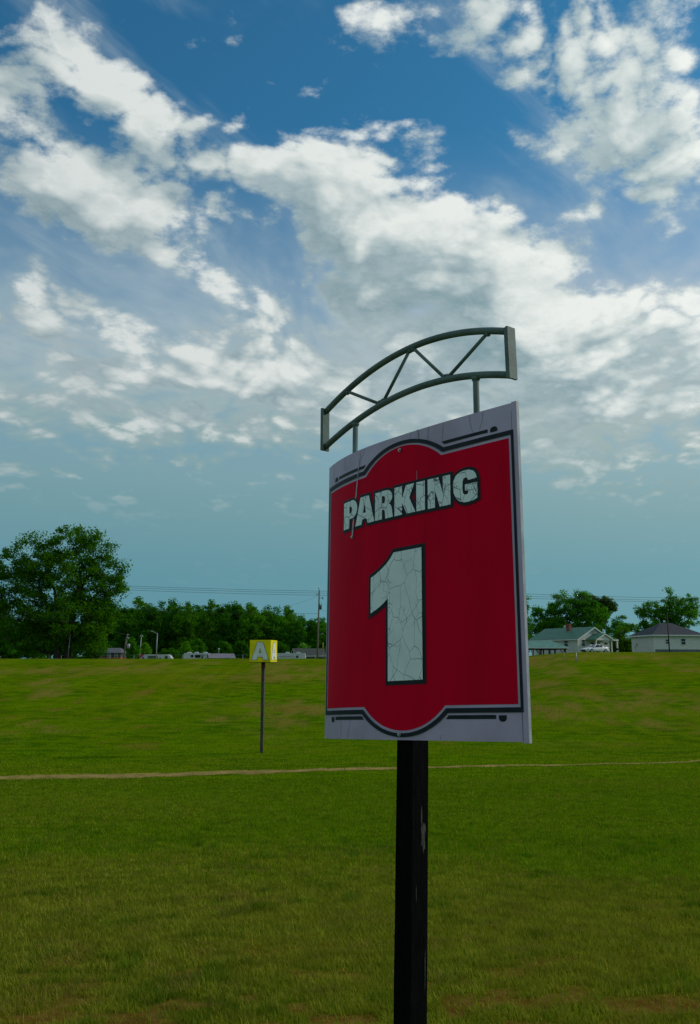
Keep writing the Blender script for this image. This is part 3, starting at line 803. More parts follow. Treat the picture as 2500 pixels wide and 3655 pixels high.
# ------------------------------------------------------------------ trees
def leaves_for(rs, centres, radii, per, leaf, cols, flat=.75):
    n = len(centres) * per
    c = np.repeat(centres, per, 0); r = np.repeat(radii, per)
    v = rs.randn(n, 3); v /= np.linalg.norm(v, axis=1)[:, None] + 1e-9
    rad = rs.rand(n) ** .55
    c = c + v * (r * rad)[:, None] * [1, 1, flat]
    nrm = v * .55 + rs.randn(n, 3) * .6 + [0, 0, .45]; nrm /= np.linalg.norm(nrm, axis=1)[:, None]
    a = np.cross(nrm, rs.randn(n, 3)); a /= np.linalg.norm(a, axis=1)[:, None] + 1e-9; b = np.cross(nrm, a)
    L = (leaf * (.6 + .8 * rs.rand(n)))[:, None]; W = L * .62
    V = np.stack([c - a * L * .5, c + b * W * .5 - a * L * .08 + nrm * L * .08, c + a * L * .5, c - b * W * .5 - a * L * .08 + nrm * L * .08], 1)
    t = rs.rand(len(centres)); tint = np.repeat(t, per)[:, None]
    C = np.array(cols[0]) * (1 - tint) + np.array(cols[1]) * tint
    C = C * (.72 + .56 * rs.rand(n, 1)) * [.80, 1.38, .9]
    return V.reshape(-1, 3), np.repeat(C, 4, 0)
def sample_lobes(rs, lobes, n):
    lob = np.array(lobes); vol = lob[:, 3] * lob[:, 4] * lob[:, 5]; vol = vol ** .8
    k = rs.choice(len(lob), n, p=vol / vol.sum())
    v = rs.randn(n, 3); v /= np.linalg.norm(v, axis=1)[:, None]
    rad = (.30 + .70 * rs.rand(n) ** .6)[:, None]
    return lob[k, :3] + v * rad * lob[k, 3:6]
def skeleton(rs, stems, pts, r0):
    """grow limbs from the stems to every clump; returns segments (p, q, rp, rq)"""
    nodes = []; parent = []
    stem_tips = []
    for st in stems:
        prev = -1
        for p in st:
            nodes.append(np.array(p, float)); parent.append(prev); prev = len(nodes) - 1
    nst = len(nodes)
    order = np.argsort([min(np.linalg.norm(p - q) for q in nodes) for p in pts])
    for i in order:
        p = pts[i]; N = np.array(nodes)
        dv = p - N; dist = np.linalg.norm(dv, axis=1)
        cost = dist + np.where(N[:, 2] > p[2] + .3, 2.5 * (N[:, 2] - p[2]), 0)
        j = int(np.argmin(cost))
        mid = N[j] * .5 + p * .5 + rs.randn(3) * .08 * dist[j] - [0, 0, .06 * dist[j]]
        nodes.append(mid); parent.append(j); nodes.append(p); parent.append(len(nodes) - 2)
    w = np.ones(len(nodes))
    for i in range(len(nodes) - 1, -1, -1):
        if parent[i] >= 0: w[parent[i]] += w[i]
    rr = r0 * (w / w.max()) ** .5
    return [(nodes[parent[i]], nodes[i], rr[parent[i]] if i >= nst else rr[parent[i]], rr[i]) for i in range(len(nodes)) if parent[i] >= 0]
def crown_parts(seed, lobes, nclump, crad, per, leaf, cols, stems, r0, thin=.025, flat=.75):
    rs = np.random.RandomState(seed)
    pts = sample_lobes(rs, lobes, nclump); pts[:, 2] = np.maximum(pts[:, 2], .6)
    rad = crad * (.6 + .8 * rs.rand(nclump))
    V, C = leaves_for(rs, pts, rad, per, leaf, cols, flat)
    V[:, 2] = np.maximum(V[:, 2], .02)
    b = MB()
    for (p, q, ra, rb) in skeleton(rs, stems, pts, r0):
        if ra > thin: b.tube([p, q], [ra, max(rb, thin * .5)], 6, cap=False)
    F = np.arange(len(V)).reshape(-1, 4)
    return V, F, C, b
def tree(name, label, px, D, lobes_px, nclump, crad, per, leaf, cols, seed, r0=.3, stems=None, group=None, cat='tree', flat=.75, trunk_mat='bark'):
    g = at(px, 2340, D); base = Vector((g.x, D, gz(g.x, D)))
    k = D / F_PX / .985
    lobes = []
    for (x, y, rx, ry) in lobes_px:
        p = at(x, y, D) - base; lobes.append((p.x, p.y, p.z, rx * k, rx * k * .9, ry * k))
    top = max(l[2] for l in lobes)
    if stems is None: stems = [[(0, 0, -.2), (.05, 0, top * .18), (.1, .1, top * .38), (0, 0, top * .62)]]
    V, F, C, b = crown_parts(seed, lobes, nclump, crad, per, leaf, cols, stems, r0, flat=flat)
    root = thing(name, label, cat, base, 0, group)
    b.build('trunk', trunk_mat, root)
    link_mesh('crown', np_mesh('crown', V, F, C), 'leaf', root)
    return root
G_MID = ((0.052, 0.112, 0.011), (0.108, 0.189, 0.015))
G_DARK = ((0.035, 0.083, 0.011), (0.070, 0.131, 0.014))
G_LIGHT = ((0.105, 0.179, 0.013), (0.184, 0.256, 0.024))
G_OLIVE = ((0.074, 0.099, 0.015), (0.123, 0.136, 0.022))

def trees():
    # the big maple at the left, two stems from the ground
    tree('maple_tree', 'huge spreading twin-trunked tree behind the fence at far left', 221, 125,
         [(250, 1935, 78, 74), (135, 2000, 100, 92), (345, 1985, 70, 90), (235, 2075, 170, 120), (412, 2065, 62, 72), (20, 2075, 95, 120), (-60, 2120, 70, 100), (235, 2205, 185, 85), (70, 2215, 130, 80), (365, 2195, 80, 75), (150, 2285, 110, 45), (320, 2290, 70, 40), (300, 1915, 50, 46), (395, 2130, 60, 60)],
         1000, 1.05, 72, .30, ((0.060, 0.106, 0.007), (0.108, 0.157, 0.011)), 11, .55,
         [[(-.75, 0, -.3), (-.7, .1, 3), (-1.0, .2, 6.5), (-1.6, .1, 10)], [(.75, .2, -.3), (.8, .2, 3), (1.2, .1, 6.5), (1.8, 0, 10), (2.0, 0, 13)]])
    tree('bushy_tree', 'dense bushy tree at right foot of the huge maple, beside dark house', 325, 150,
         [(325, 2270, 45, 60), (300, 2310, 50, 40), (350, 2315, 28, 38)], 150, .8, 75, .32, G_MID, 12, .15)
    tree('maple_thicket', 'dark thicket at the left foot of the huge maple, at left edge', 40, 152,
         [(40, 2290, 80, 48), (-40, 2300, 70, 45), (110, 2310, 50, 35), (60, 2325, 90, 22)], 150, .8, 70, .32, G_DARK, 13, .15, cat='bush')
    # right of the sign, behind the white house
    tree('oak_tree', 'broad spreading green oak rising behind the green-roofed white house', 2030, 190,
         [(2045, 2165, 80, 55), (1960, 2210, 65, 55), (2100, 2200, 70, 65), (1915, 2260, 45, 45), (2010, 2250, 100, 55), (1890, 2290, 30, 30), (2090, 2150, 40, 40), (1925, 2190, 22, 22)],
         520, 1.0, 70, .36, ((0.063, 0.125, 0.018), (0.116, 0.189, 0.022)), 21, .45)
    tree('copper_tree', 'darker brownish tree touching the right side of the broad oak', 2150, 197,
         [(2155, 2165, 38, 32), (2140, 2200, 34, 34), (2185, 2170, 16, 18), (2120, 2140, 18, 16)], 150, .8, 70, .34, ((0.060, 0.077, 0.018), (0.108, 0.106, 0.022)), 22, .3)
    tree('far_tree', 'hazy rounded tree far behind, in gap right of white house', 2222, 330,
         [(2222, 2225, 32, 26), (2200, 2245, 34, 24), (2250, 2240, 26, 24)], 50, 1.3, 110, .5, ((0.088, 0.152, 0.033), (0.131, 0.200, 0.044)), 23, .3)
    tree('round_bush', 'dark rounded bush beside the open side porch of white house', 2240, 168,
         [(2240, 2270, 48, 36), (2215, 2300, 50, 28), (2265, 2300, 35, 30), (2235, 2316, 62, 20)], 80, .7, 130, .26, ((0.070, 0.099, 0.009), (0.116, 0.147, 0.013)), 24, .16, cat='bush')
    tree('sapling', 'light green sapling between the dark bush and the right-hand house', 2292, 160,
         [(2292, 2285, 18, 24), (2300, 2305, 24, 18)], 34, .5, 70, .22, G_LIGHT, 25, .08)
    tree('shade_tree', 'open-crowned green tree above the dark-roofed house at right edge', 2370, 186,
         [(2340, 2175, 55, 32), (2290, 2190, 32, 22), (2400, 2180, 60, 45), (2350, 2220, 75, 40), (2440, 2200, 60, 60), (2300, 2250, 40, 36), (2395, 2125, 20, 22), (2460, 2160, 40, 40)],
         330, .85, 60, .32, ((0.070, 0.136, 0.015), (0.131, 0.200, 0.020)), 26, .3)
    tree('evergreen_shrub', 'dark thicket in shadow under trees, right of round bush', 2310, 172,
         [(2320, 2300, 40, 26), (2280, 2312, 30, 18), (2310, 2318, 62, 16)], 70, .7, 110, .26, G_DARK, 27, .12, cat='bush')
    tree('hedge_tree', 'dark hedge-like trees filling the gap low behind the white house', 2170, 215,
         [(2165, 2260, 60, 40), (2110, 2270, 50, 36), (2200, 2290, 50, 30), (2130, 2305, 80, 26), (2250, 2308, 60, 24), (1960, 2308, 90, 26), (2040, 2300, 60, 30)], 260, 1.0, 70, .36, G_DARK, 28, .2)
    tree('verge_tree', 'leafy tree just right of the parking sign behind carport', 1885, 178,
         [(1878, 2180, 14, 60), (1868, 2240, 30, 50), (1895, 2295, 26, 24), (1850, 2200, 30, 60)], 110, .8, 60, .32, G_MID, 29, .2)
    # the edge of the wood on the left
    kinds = []
    def variant(seed, h, cols, w):
        rs = random.Random(seed); lobes = []
        for i in range(7):
            f = i / 6; z = h * (.22 + .62 * f); rr = w * (1 - .55 * abs(f - .38) - .25 * f) * rs.uniform(.75, 1.1)
            lobes.append((rs.uniform(-1, 1) * w * .35, rs.uniform(-1, 1) * w * .35, z, rr, rr, h * .16 * rs.uniform(.8, 1.2)))
        lobes.append((0, 0, h * .07, w * .95, w * .95, h * .075))
        V, F, C, b = crown_parts(seed, lobes, 210, 1.2, 62, .50, cols, [[(0, 0, -.3), (.1, 0, h * .25), (-.1, .1, h * .5), (0, 0, h * .78)]], .32)
        return (V, F, C, b)
    VAR = [variant(41, 20, G_MID, 5.2), variant(42, 20, G_DARK, 5.0), variant(43, 20, ((0.081, 0.141, 0.011), (0.144, 0.208, 0.018)), 5.6), variant(44, 20, ((0.049, 0.112, 0.018), (0.088, 0.160, 0.022)), 4.6)]
    meshes = [(np_mesh('crown', V, F, C), None) for (V, F, C, b) in VAR]
    for me, _ in meshes: me.materials.append(MATS['leaf'])
    trunks = []
    for V, F, C, b in VAR:
        o = b.build('trunk', 'bark'); trunks.append(o.data); bpy.data.objects.remove(o)
    row = [(452, 2150, 262, 1), (500, 2128, 270, 2), (540, 2145, 258, 1), (582, 2134, 272, 0), (628, 2132, 266, 3), (672, 2146, 260, 2), (712, 2152, 272, 0), (752, 2139, 264, 2), (800, 2146, 258, 1), (850, 2136, 268, 1), (893, 2150, 258, 2), (938, 2172, 272, 3), (985, 2154, 262, 0), (1028, 2160, 268, 2), (1072, 2192, 260, 3), (1112, 2200, 270, 1), (1150, 2196, 262, 0)]
    ords = 'first second third fourth fifth sixth seventh eighth ninth tenth eleventh twelfth thirteenth fourteenth fifteenth sixteenth seventeenth'.split()
    rs = random.Random(5)
    for i, (px, py, D, k) in enumerate(row):
        p = at(px, py, D); z0 = gz(p.x, D); sc = (p.z - z0) / 19.6
        extra = {0: 'beside the huge maple', 6: 'above the white camper', 10: 'left of the yellow cube', 12: 'right of the yellow cube', 16: 'against the parking sign'}.get(i, '')
        root = thing('woodland_tree', ('%s tree from the left along the woodland edge %s' % (ords[i], extra)).strip(), 'tree', (p.x, D, z0), rs.uniform(0, 6.28), 'trees along the edge of the wood')
        root.scale = (sc * rs.uniform(.92, 1.12), sc * rs.uniform(.92, 1.12), sc)
        o = bpy.data.objects.new('crown', meshes[k][0]); COL.objects.link(o); o.parent = root
        o = bpy.data.objects.new('trunk', trunks[k]); COL.objects.link(o); o.parent = root
    # low growth at the foot of the wood
    for i, (px, py, D, w, cols, lab) in enumerate([(470, 2290, 215, 20, G_MID, 'upright bushy shrub just right of leaning utility pole'), (520, 2305, 240, 14, G_LIGHT, 'slim pale shrub behind the left camper'), (600, 2318, 245, 26, G_MID, 'shrub behind the right end of the left camper'), (660, 2300, 232, 18, G_LIGHT, 'vine-covered light green shrub left of the white camper'), (700, 2288, 240, 28, G_MID, 'tall bush standing behind the white camper'), (800, 2300, 236, 30, G_MID, 'bush behind the mauve-roofed shed'), (860, 2300, 240, 24, G_DARK, 'dark bush left of the yellow cube marker'), (1005, 2300, 238, 22, G_DARK, 'dark bush behind the long white trailer'), (1082, 2302, 236, 17, ((0.131, 0.192, 0.044), (0.193, 0.256, 0.066)), 'pale silvery bush over the olive roof')]):
        h = 2352 - py
        tree('shrub', lab, px, D, [(px, py + 6, w * .7, h * .32), (px + w * .2, py + h * .45, w, h * .4), (px - w * .3, py + h * .6, w * .9, h * .35)], 40, .85, 90, .38, cols, 60 + i, .12, cat='bush', group='bushes at the foot of the wood')
    # deeper wood behind the edge
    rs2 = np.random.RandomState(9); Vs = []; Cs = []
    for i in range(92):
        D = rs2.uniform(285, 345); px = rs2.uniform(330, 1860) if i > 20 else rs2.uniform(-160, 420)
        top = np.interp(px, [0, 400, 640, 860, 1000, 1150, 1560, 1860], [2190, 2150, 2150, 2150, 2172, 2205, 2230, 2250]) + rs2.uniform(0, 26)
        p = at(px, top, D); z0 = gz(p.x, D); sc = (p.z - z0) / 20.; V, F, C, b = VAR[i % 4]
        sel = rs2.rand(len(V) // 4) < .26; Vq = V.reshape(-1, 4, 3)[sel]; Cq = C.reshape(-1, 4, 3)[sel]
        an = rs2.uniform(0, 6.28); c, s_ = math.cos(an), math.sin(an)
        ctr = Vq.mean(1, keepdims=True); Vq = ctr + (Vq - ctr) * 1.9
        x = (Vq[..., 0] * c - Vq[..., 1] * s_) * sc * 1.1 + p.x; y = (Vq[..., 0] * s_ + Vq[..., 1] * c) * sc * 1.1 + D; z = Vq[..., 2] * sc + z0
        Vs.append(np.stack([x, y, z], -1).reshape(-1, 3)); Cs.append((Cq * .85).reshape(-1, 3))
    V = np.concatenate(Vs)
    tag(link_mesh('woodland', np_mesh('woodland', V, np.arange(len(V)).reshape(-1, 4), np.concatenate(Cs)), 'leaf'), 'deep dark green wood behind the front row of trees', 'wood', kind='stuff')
trees()

# ------------------------------------------------------------------ buildings
def spot(px, D):
    x = at(px, 2340, D).x; return Vector((x, D, gz(x, D)))
def siding(name, col, step):
    m = mat(name, col, .6, .05, 2)
    t = NT(m.node_tree); b = m.node_tree.nodes['Principled BSDF']
    z = t.n('ShaderNodeSeparateXYZ', inp={0: t.n('ShaderNodeTexCoord').outputs['Object']}).outputs[2]
    fr = t.math('FRACT', t.math('DIVIDE', z, step))
    bp = t.n('ShaderNodeBump', inp={'Height': fr, 'Strength': 1.0}); bp.inputs['Distance'].default_value = .03
    m.node_tree.links.new(bp.outputs[0], b.inputs['Normal'])
siding('clapboard', (.60, .61, .58), .2)
siding('clapboard_slate', (.035, .045, .055), .2)
def part(root, name, m, *boxes):
    b = MB()
    for q in boxes: b.box(*q)
    return b.build(name, m, root)
def gable_shell(root, G, L, h, rise, ov, wallm, roofm, trimm='trim_white', y0=0., z0=-.6):
    b = MB(); b.prism([(0, z0), (G, z0), (G, h), (G / 2, h + rise), (0, h)], y0, y0 + L); w = b.build('wall', wallm, root)
    s = rise / (G / 2); th = .10
    b = MB()
    for sg in (-1, 1):
        e = G / 2 + sg * (G / 2 + ov); ze = h - s * ov
        a = [(G / 2, h + rise + .03), (e, ze + .03), (e, ze + .03 + th), (G / 2, h + rise + .03 + th)]
        b.prism(a, y0 - ov, y0 + L + ov)
    roof = b.build('roof', roofm, root)
    if trimm:
        for sg in (-1, 1):
            e = G / 2 + sg * (G / 2 + ov); ze = h - s * ov
            b = MB(); b.prism([(G / 2, h + rise - .12), (e, ze - .12), (e, ze + .06), (G / 2, h + rise + .06)], y0 - ov - .04, y0 - ov - .005); b.build('rake_board', trimm, root)
            b = MB(); b.box(min(e, e + sg * .04), max(e, e + sg * .04), y0 - ov, y0 + L + ov, ze - .10, ze + .07); b.build('eave_board', trimm, root)
    return w, roof
def window(root, c, w, h, face, frame='trim_white', sash=True):
    """face: 'front' (towards -y) or 'left' (towards -x); c = centre on the wall plane"""
    x, y, z = c
    def bx(u0, u1, v0, v1, d0, d1):
        return (x + u0, x + u1, y - d1, y - d0, z + v0, z + v1) if face == 'front' else (x - d1, x - d0, y + u0, y + u1, z + v0, z + v1)
    t = .07; a, b = w / 2, h / 2
    f = part(root, 'window', frame, bx(-a - t, a + t, b, b + t, 0, .06), bx(-a - t, a + t, -b - t, -b, 0, .08), bx(-a - t, -a, -b, b, 0, .06), bx(a, a + t, -b, b, 0, .06), *([bx(-a, a, -.03, .03, 0, .05)] if sash else []))
    part(f, 'pane', 'glass_dark', bx(-a, a, -b, b, .004, .02))
    return f
def hip_roof(b, x0, x1, y0, y1, ze, zr, inset):
    r0, r1 = x0 + inset, x1 - inset; ym = (y0 + y1) / 2
    v = [(x0, y0, ze), (x1, y0, ze), (x1, y1, ze), (x0, y1, ze), (r0, ym, zr), (r1, ym, zr)]
    v += [(x0, y0, ze - .12), (x1, y0, ze - .12), (x1, y1, ze - .12), (x0, y1, ze - .12)]
    b.add(v, [(0, 1, 5, 4), (1, 2, 5), (2, 3, 4, 5), (3, 0, 4), (6, 7, 1, 0), (7, 8, 2, 1), (8, 9, 3, 2), (9, 6, 0, 3), (9, 8, 7, 6)])

def white_house():
    al = R(34); c = spot(2065, 147); D = 147
    root = thing('white_house', 'white clapboard house with green gable roof and brick chimney on the hilltop', 'house', c, al)
    G, L = 7.9, 10.6
    h = at(2065, 2279, D).z - c.z; top = at(2134, 2240, D + 2.2).z - c.z; rise = top - h
    gable_shell(root, G, L, h, rise, .38, 'clapboard', 'roof_green')
    s = rise / (G / 2)
    # corner boards
    part(root, 'corner_board', 'trim_white', (-.03, .10, -.03, -.003, -.6, h - .15))
    zw = lambda py, d: at(2080, py, d).z - c.z
    window(root, (1.38, 0, zw(2295, D + .8)), .82, 1.02, 'front')
    window(root, (0, 2.5, zw(2296.5, D + 2)), .78, 1.05, 'left')
    window(root, (0, 6.3, zw(2294, D + 5)), .80, .72, 'left')
    window(root, (0, 9.3, zw(2288, D + 8)), .5, .3, 'left', sash=False)
    v = part(root, 'gable_vent', 'shed_tan', (G / 2 - .3, G / 2 + .3, -.05, -.002, h + rise * .42, h + rise * .68))
    for k in range(4): z = h + rise * (.45 + .055 * k); part(v, 'slat', 'trim_white', (G / 2 - .27, G / 2 + .27, -.075, -.052, z, z + .05))
    d = part(root, 'door', 'rv_grey', (3.2, 4.1, -.06, -.002, -.2, 1.95)); part(d, 'pane', 'glass_dark', (3.35, 3.95, -.075, -.062, .9, 1.8)); part(d, 'knob', 'bolt_metal', (4.0, 4.05, -.10, -.062, .85, .92))
    window(root, (5.6, 0, 1.15), .9, 1.0, 'front')
    # chimney
    ch = MB(); y0, x0 = 4.4, 2.9; zr = h + s * x0
    ch.box(x0 - .30, x0 + .30, y0 - .30, y0 + .30, zr - .4, zw(2227, D + 5)); cm = ch.build('chimney', 'brick', root)
    part(cm, 'chimney_cap', 'brick', (x0 - .34, x0 + .34, y0 - .34, y0 + .34, zw(2227, D + 5) - .22, zw(2227, D + 5) - .1))
    # front porch with its own gable
    pw0, pw1, pd = 2.15, 6.2, 2.1; pe = zw(2282, D + .8) ; pr = zw(2262, D + .8) - pe
    b = MB(); m0 = (pw0 + pw1) / 2
    for sg, e in ((-1, pw0 - .3), (1, pw1 + .3)):
        zz = pe - .3 * pr / (m0 - pw0)
        b.prism([(m0, pe + pr), (e, zz), (e, zz + .09), (m0, pe + pr + .09)], -pd - .25, -.002)
    pr_o = b.build('porch_roof', 'roof_green', root)
    b = MB(); b.prism([(pw0, pe - .02), (pw1, pe - .02), (m0, pe + pr - .06)], -pd, -pd + .08); b.build('porch_gable', 'trim_white', root)
    for sg, e in ((-1, pw0 - .3), (1, pw1 + .3)):
        zz = pe - .3 * pr / (m0 - pw0)
        b = MB(); b.prism([(m0, pe + pr - .14), (e, zz - .14), (e, zz + .02), (m0, pe + pr + .02)], -pd - .29, -pd - .255); b.build('rake_board', 'trim_white', pr_o)
    part(root, 'porch_beam', 'trim_white', (pw0, pw1, -pd, -pd + .14, pe - .18, pe - .03), (pw0, pw0 + .14, -pd + .14, -.01, pe - .18, pe - .03), (pw1 - .14, pw1, -pd + .14, -.01, pe - .18, pe - .03))
    for x in (pw0 + .08, pw1 - .85, pw1 - .1): part(root, 'porch_post', 'trim_white', (x - .09, x + .09, -pd + .02, -pd + .2, -.4, pe - .18))
    part(root, 'porch_floor', 'rv_grey', (pw0 - .1, pw1 + .1, -pd - .1, -.01, -.35, .02))
    # open side porch on the right
    sh = zw(2284, D + 4); sx = G + 2.7
    b = MB(); b.prism([(G + .002, sh + .75), (sx, sh), (sx, sh + .10), (G + .002, sh + .86)], .2, 5.2); b.build('side_porch_roof', 'roof_green_pale', root)
    part(root, 'side_porch_fascia', 'trim_white', (sx + .002, sx + .05, .2, 5.2, sh - .12, sh + .10), (G + .05, sx, .1, .19, sh - .10, sh + .10))
    for (x, y) in ((sx - .18, .35), (sx - .18, 4.9)): part(root, 'side_porch_post', 'trim_white', (x - .12, x + .12, y - .12, y + .12, -.6, sh - .02))
    part(root, 'side_wing', 'clapboard', (G + .01, G + .75, .6, 3.8, -.6, sh + .25))
    # things on the porch
    def loc(x, y, z): return root.matrix_world @ Vector((x, y, z))
    bpy.context.view_layer.update()
    for x, lab in ((3.05, 'green hanging fern basket left of the two on the porch'), (5.0, 'green hanging fern basket right of the two on the porch')):
        p = loc(x, -pd + .35, pe - .75)
        t = thing('hanging_basket', lab, 'plant', p, 0, 'hanging baskets on the porch')
        b = MB(); rs = np.random.RandomState(int(x * 10))
        b.tube([(0, 0, -.12), (0, 0, .02), (0, 0, .06)], [.10, .17, .18], 9); b.build('pot', 'brown_wood', t)
        V, C = leaves_for(rs, np.array([(0, 0, .1), (.12, 0, -.02), (-.12, 0, -.02), (0, .1, 0)]), np.array([.26, .2, .2, .2]), 60, .14, G_MID)
        link_mesh('foliage', np_mesh('foliage', V, np.arange(len(V)).reshape(-1, 4), C), 'leaf', t)
        b = MB(); b.tube([(0, 0, .06), (0, 0, .56)], .012, 5); b.build('hanger', 'dark_metal', t)
    p = loc(5.55, -pd + .75, .02)
    t = thing('porch_chair', 'dark slatted porch chair beside the right porch posts', 'chair', p, al + R(20))
    part(t, 'seat', 'rv_grey', (-.28, .28, -.26, .26, .40, .46)); part(t, 'backrest', 'rv_grey', (-.28, .28, .22, .28, .46, 1.05))
    for x in (-.25, .25):
        part(t, 'armrest', 'rv_grey', (x - .04, x + .04, -.26, .22, .64, .68))
        for y in (-.23, .24): part(t, 'leg', 'rv_grey', (x - .03, x + .03, y - .03, y + .03, 0, .40))
    p = loc(G + .9, -.9, 0); p.z = gz(p.x, p.y)
    t = thing('patio_grill', 'black kettle grill standing beside the side porch', 'grill', p, al)
    b = MB(); b.tube([(0, 0, .62), (0, 0, .72), (0, 0, .88), (0, 0, 1.0)], [.18, .33, .32, .12], 12); b.build('bowl', 'rubber', t)
    for k in range(3):
        a = k * 2.094; b = MB(); b.tube([(.14 * math.cos(a), .14 * math.sin(a), .66), (.34 * math.cos(a), .34 * math.sin(a), 0)], .025, 6); b.build('leg', 'dark_metal', t)
white_house()

def carport():
    D = 136; c = spot(1950, D); zz = lambda py: at(1950, py, D).z - c.z
    root = thing('carport', 'open carport with pale green hip roof and dark posts left of white house', 'carport', c, R(6))
    k = D / F_PX / .985; x0, x1 = (1882 - 1950) * k, (2013 - 1950) * k
    b = MB(); hip_roof(b, x0 - 1.2, x1, -2.6, 2.6, zz(2313), zz(2289) + .1, 1.95); b.build('roof', 'roof_green_pale', root)
    ze = zz(2313) - .14
    for y in (-2.35, 2.15): part(root, 'beam', 'deep_timber', (x0 - 1.0, x1 - .25, y, y + .2, ze - .16, ze - .01))
    part(root, 'fascia', 'trim_white', (x0 - 1.2, x1, -2.66, -2.61, ze + .03, ze + .15))
    for px, wd in ((1893, .10), (1922, .2), (1946, .14), (2000, .14)):
        x = (px - 1950) * k; part(root, 'post', 'trim_white' if px == 1893 else 'deep_timber', (x - wd, x + wd, -2.35, -2.15, -.4, ze - .16)); part(root, 'post', 'deep_timber', (x - wd * .7, x + wd * .7, 2.15, 2.35, -.4, ze - .16))
    x = (2000 - 1950) * k
    b = MB(); b.tube([(x - .75, -2.25, ze - .18), (x - .12, -2.25, ze - .85)], .06, 6); b.build('brace', 'deep_timber', root)
    # a small white slide or boat trailer frame standing beneath
    p = at(1903, 2325, D); t = thing('white_ramp', 'white sloping ramp board stored under the carport', 'ramp', (p.x, D, gz(p.x, D)))
    b = MB(); b.tube([(-.25, -1.2, 1.75), (.65, -1.2, .75)], .09, 6); b.build('board', 'trim_white', t)
    b = MB(); b.tube([(.65, -1.2, .75), (.65, -1.2, 0)], .05, 6); b.build('leg', 'trim_white', t)
    b = MB(); b.tube([(-.25, -1.2, 1.75), (-.25, -1.2, 0)], .05, 6); b.build('leg', 'trim_white', t)
carport()

def right_house():
    D = 154; c = spot(2338, D); zz = lambda py: at(2338, py, D).z - c.z
    root = thing('neighbour_house', 'white house with dark navy hip roof cut by the right edge', 'house', c, R(10))
    k = D / F_PX / .985; L = 9.5; e = zz(2268)
    part(root, 'wall', 'siding_white', (0, L, 0, 8, -.6, e))
    b = MB(); hip_roof(b, -.5, L + .5, -.5, 8.5, e + .06, zz(2226) + .3, 4.2); b.build('roof', 'roof_dark', root)
    part(root, 'fascia', 'trim_white', (-.56, L + .56, -.56, -.505, e - .12, e + .1), (-.56, -.505, -.5, 8.5, e - .12, e + .1))
    part(root, 'corner_board', 'trim_white', (-.03, .12, -.03, -.003, -.6, e - .1))
    window(root, (2.55, 0, zz(2290)), .55, .75, 'front'); window(root, (5.6, 0, zz(2290)), .8, 1.0, 'front')
    part(root, 'foundation', 'rv_grey', (.2, L, -.06, -.004, -.5, zz(2318)))
right_house()

def dark_house():
    D = 232; c = spot(330, D); zz = lambda py: at(330, py, D).z - c.z; k = D / F_PX / .985
    root = thing('slate_house', 'low dark house with grey roof and brick skirting beside big tree', 'house', c, 0)
    L = (427 - 330) * k; e = zz(2331)
    part(root, 'wall', 'clapboard_slate', (0, L, 0, 7, zz(2345), e)); part(root, 'brick_skirt', 'brick', (.01, L - .01, -.05, 7, -.6, zz(2345) - .002))
    b = MB(); hip_roof(b, -.4, L + .35, -.4, 7.4, e + .06, zz(2312), 1.2); b.build('roof', 'roof_grey', root)
    for px in (350, 388.5, 413): window(root, ((px - 330) * k, 0, zz(2340)), .72, .78, 'front')
dark_house()
def shed():
    D = 187; k = D / F_PX / .985; c = spot(738, D); zz = lambda py: at(738, py, D).z - c.z
    root = thing('shed', 'low tan shed with mauve metal roof between the two white campers', 'shed', c, R(18.5 - 90))
    e = zz(2350); gable_shell(root, 4.0, 5.3, e, zz(2335.5) - e, .18, 'shed_tan', 'roof_mauve', None)
    part(root, 'door', 'deep_timber', (1.5, 2.4, -.05, -.003, -.4, e - .1))
    p = spot(781, 205); t = thing('yard_light', 'short pole topped by round white lamp behind mauve-roofed shed', 'lamp', p)
    zt = at(781, 2318, 205).z - p.z
    b = MB(); b.tube([(0, 0, -.2), (0, 0, zt - .1)], [.07, .06], 7); b.build('pole', 'galvanised', t)
    b = MB(); b.tube([(0, 0, zt - .12), (0, 0, zt), (0, 0, zt + .15), (0, 0, zt + .25)], [.07, .2, .18, .04], 10); b.build('lamp_globe', 'lamp_glass', t)
shed()
def olive_house():
    D = 214; k = D / F_PX / .985; c = spot(1042, D); zz = lambda py: at(1042, py, D).z - c.z
    root = thing('olive_roof_house', 'low house with broad olive shingle roof behind the tall utility pole', 'house', c, R(11 - 90))
    e = zz(2341); gable_shell(root, 9.0, 6.8, e, zz(2317.5) - e, .35, 'gable_tan', 'roof_olive', 'trim_white')
    part(root, 'lower_wall', 'siding_slate', (9.0 + .01, 9.05, .1, 6.6, -.4, e - .45))
    window(root, (5.6, 0, e - .9), .8, .8, 'front')
olive_house()

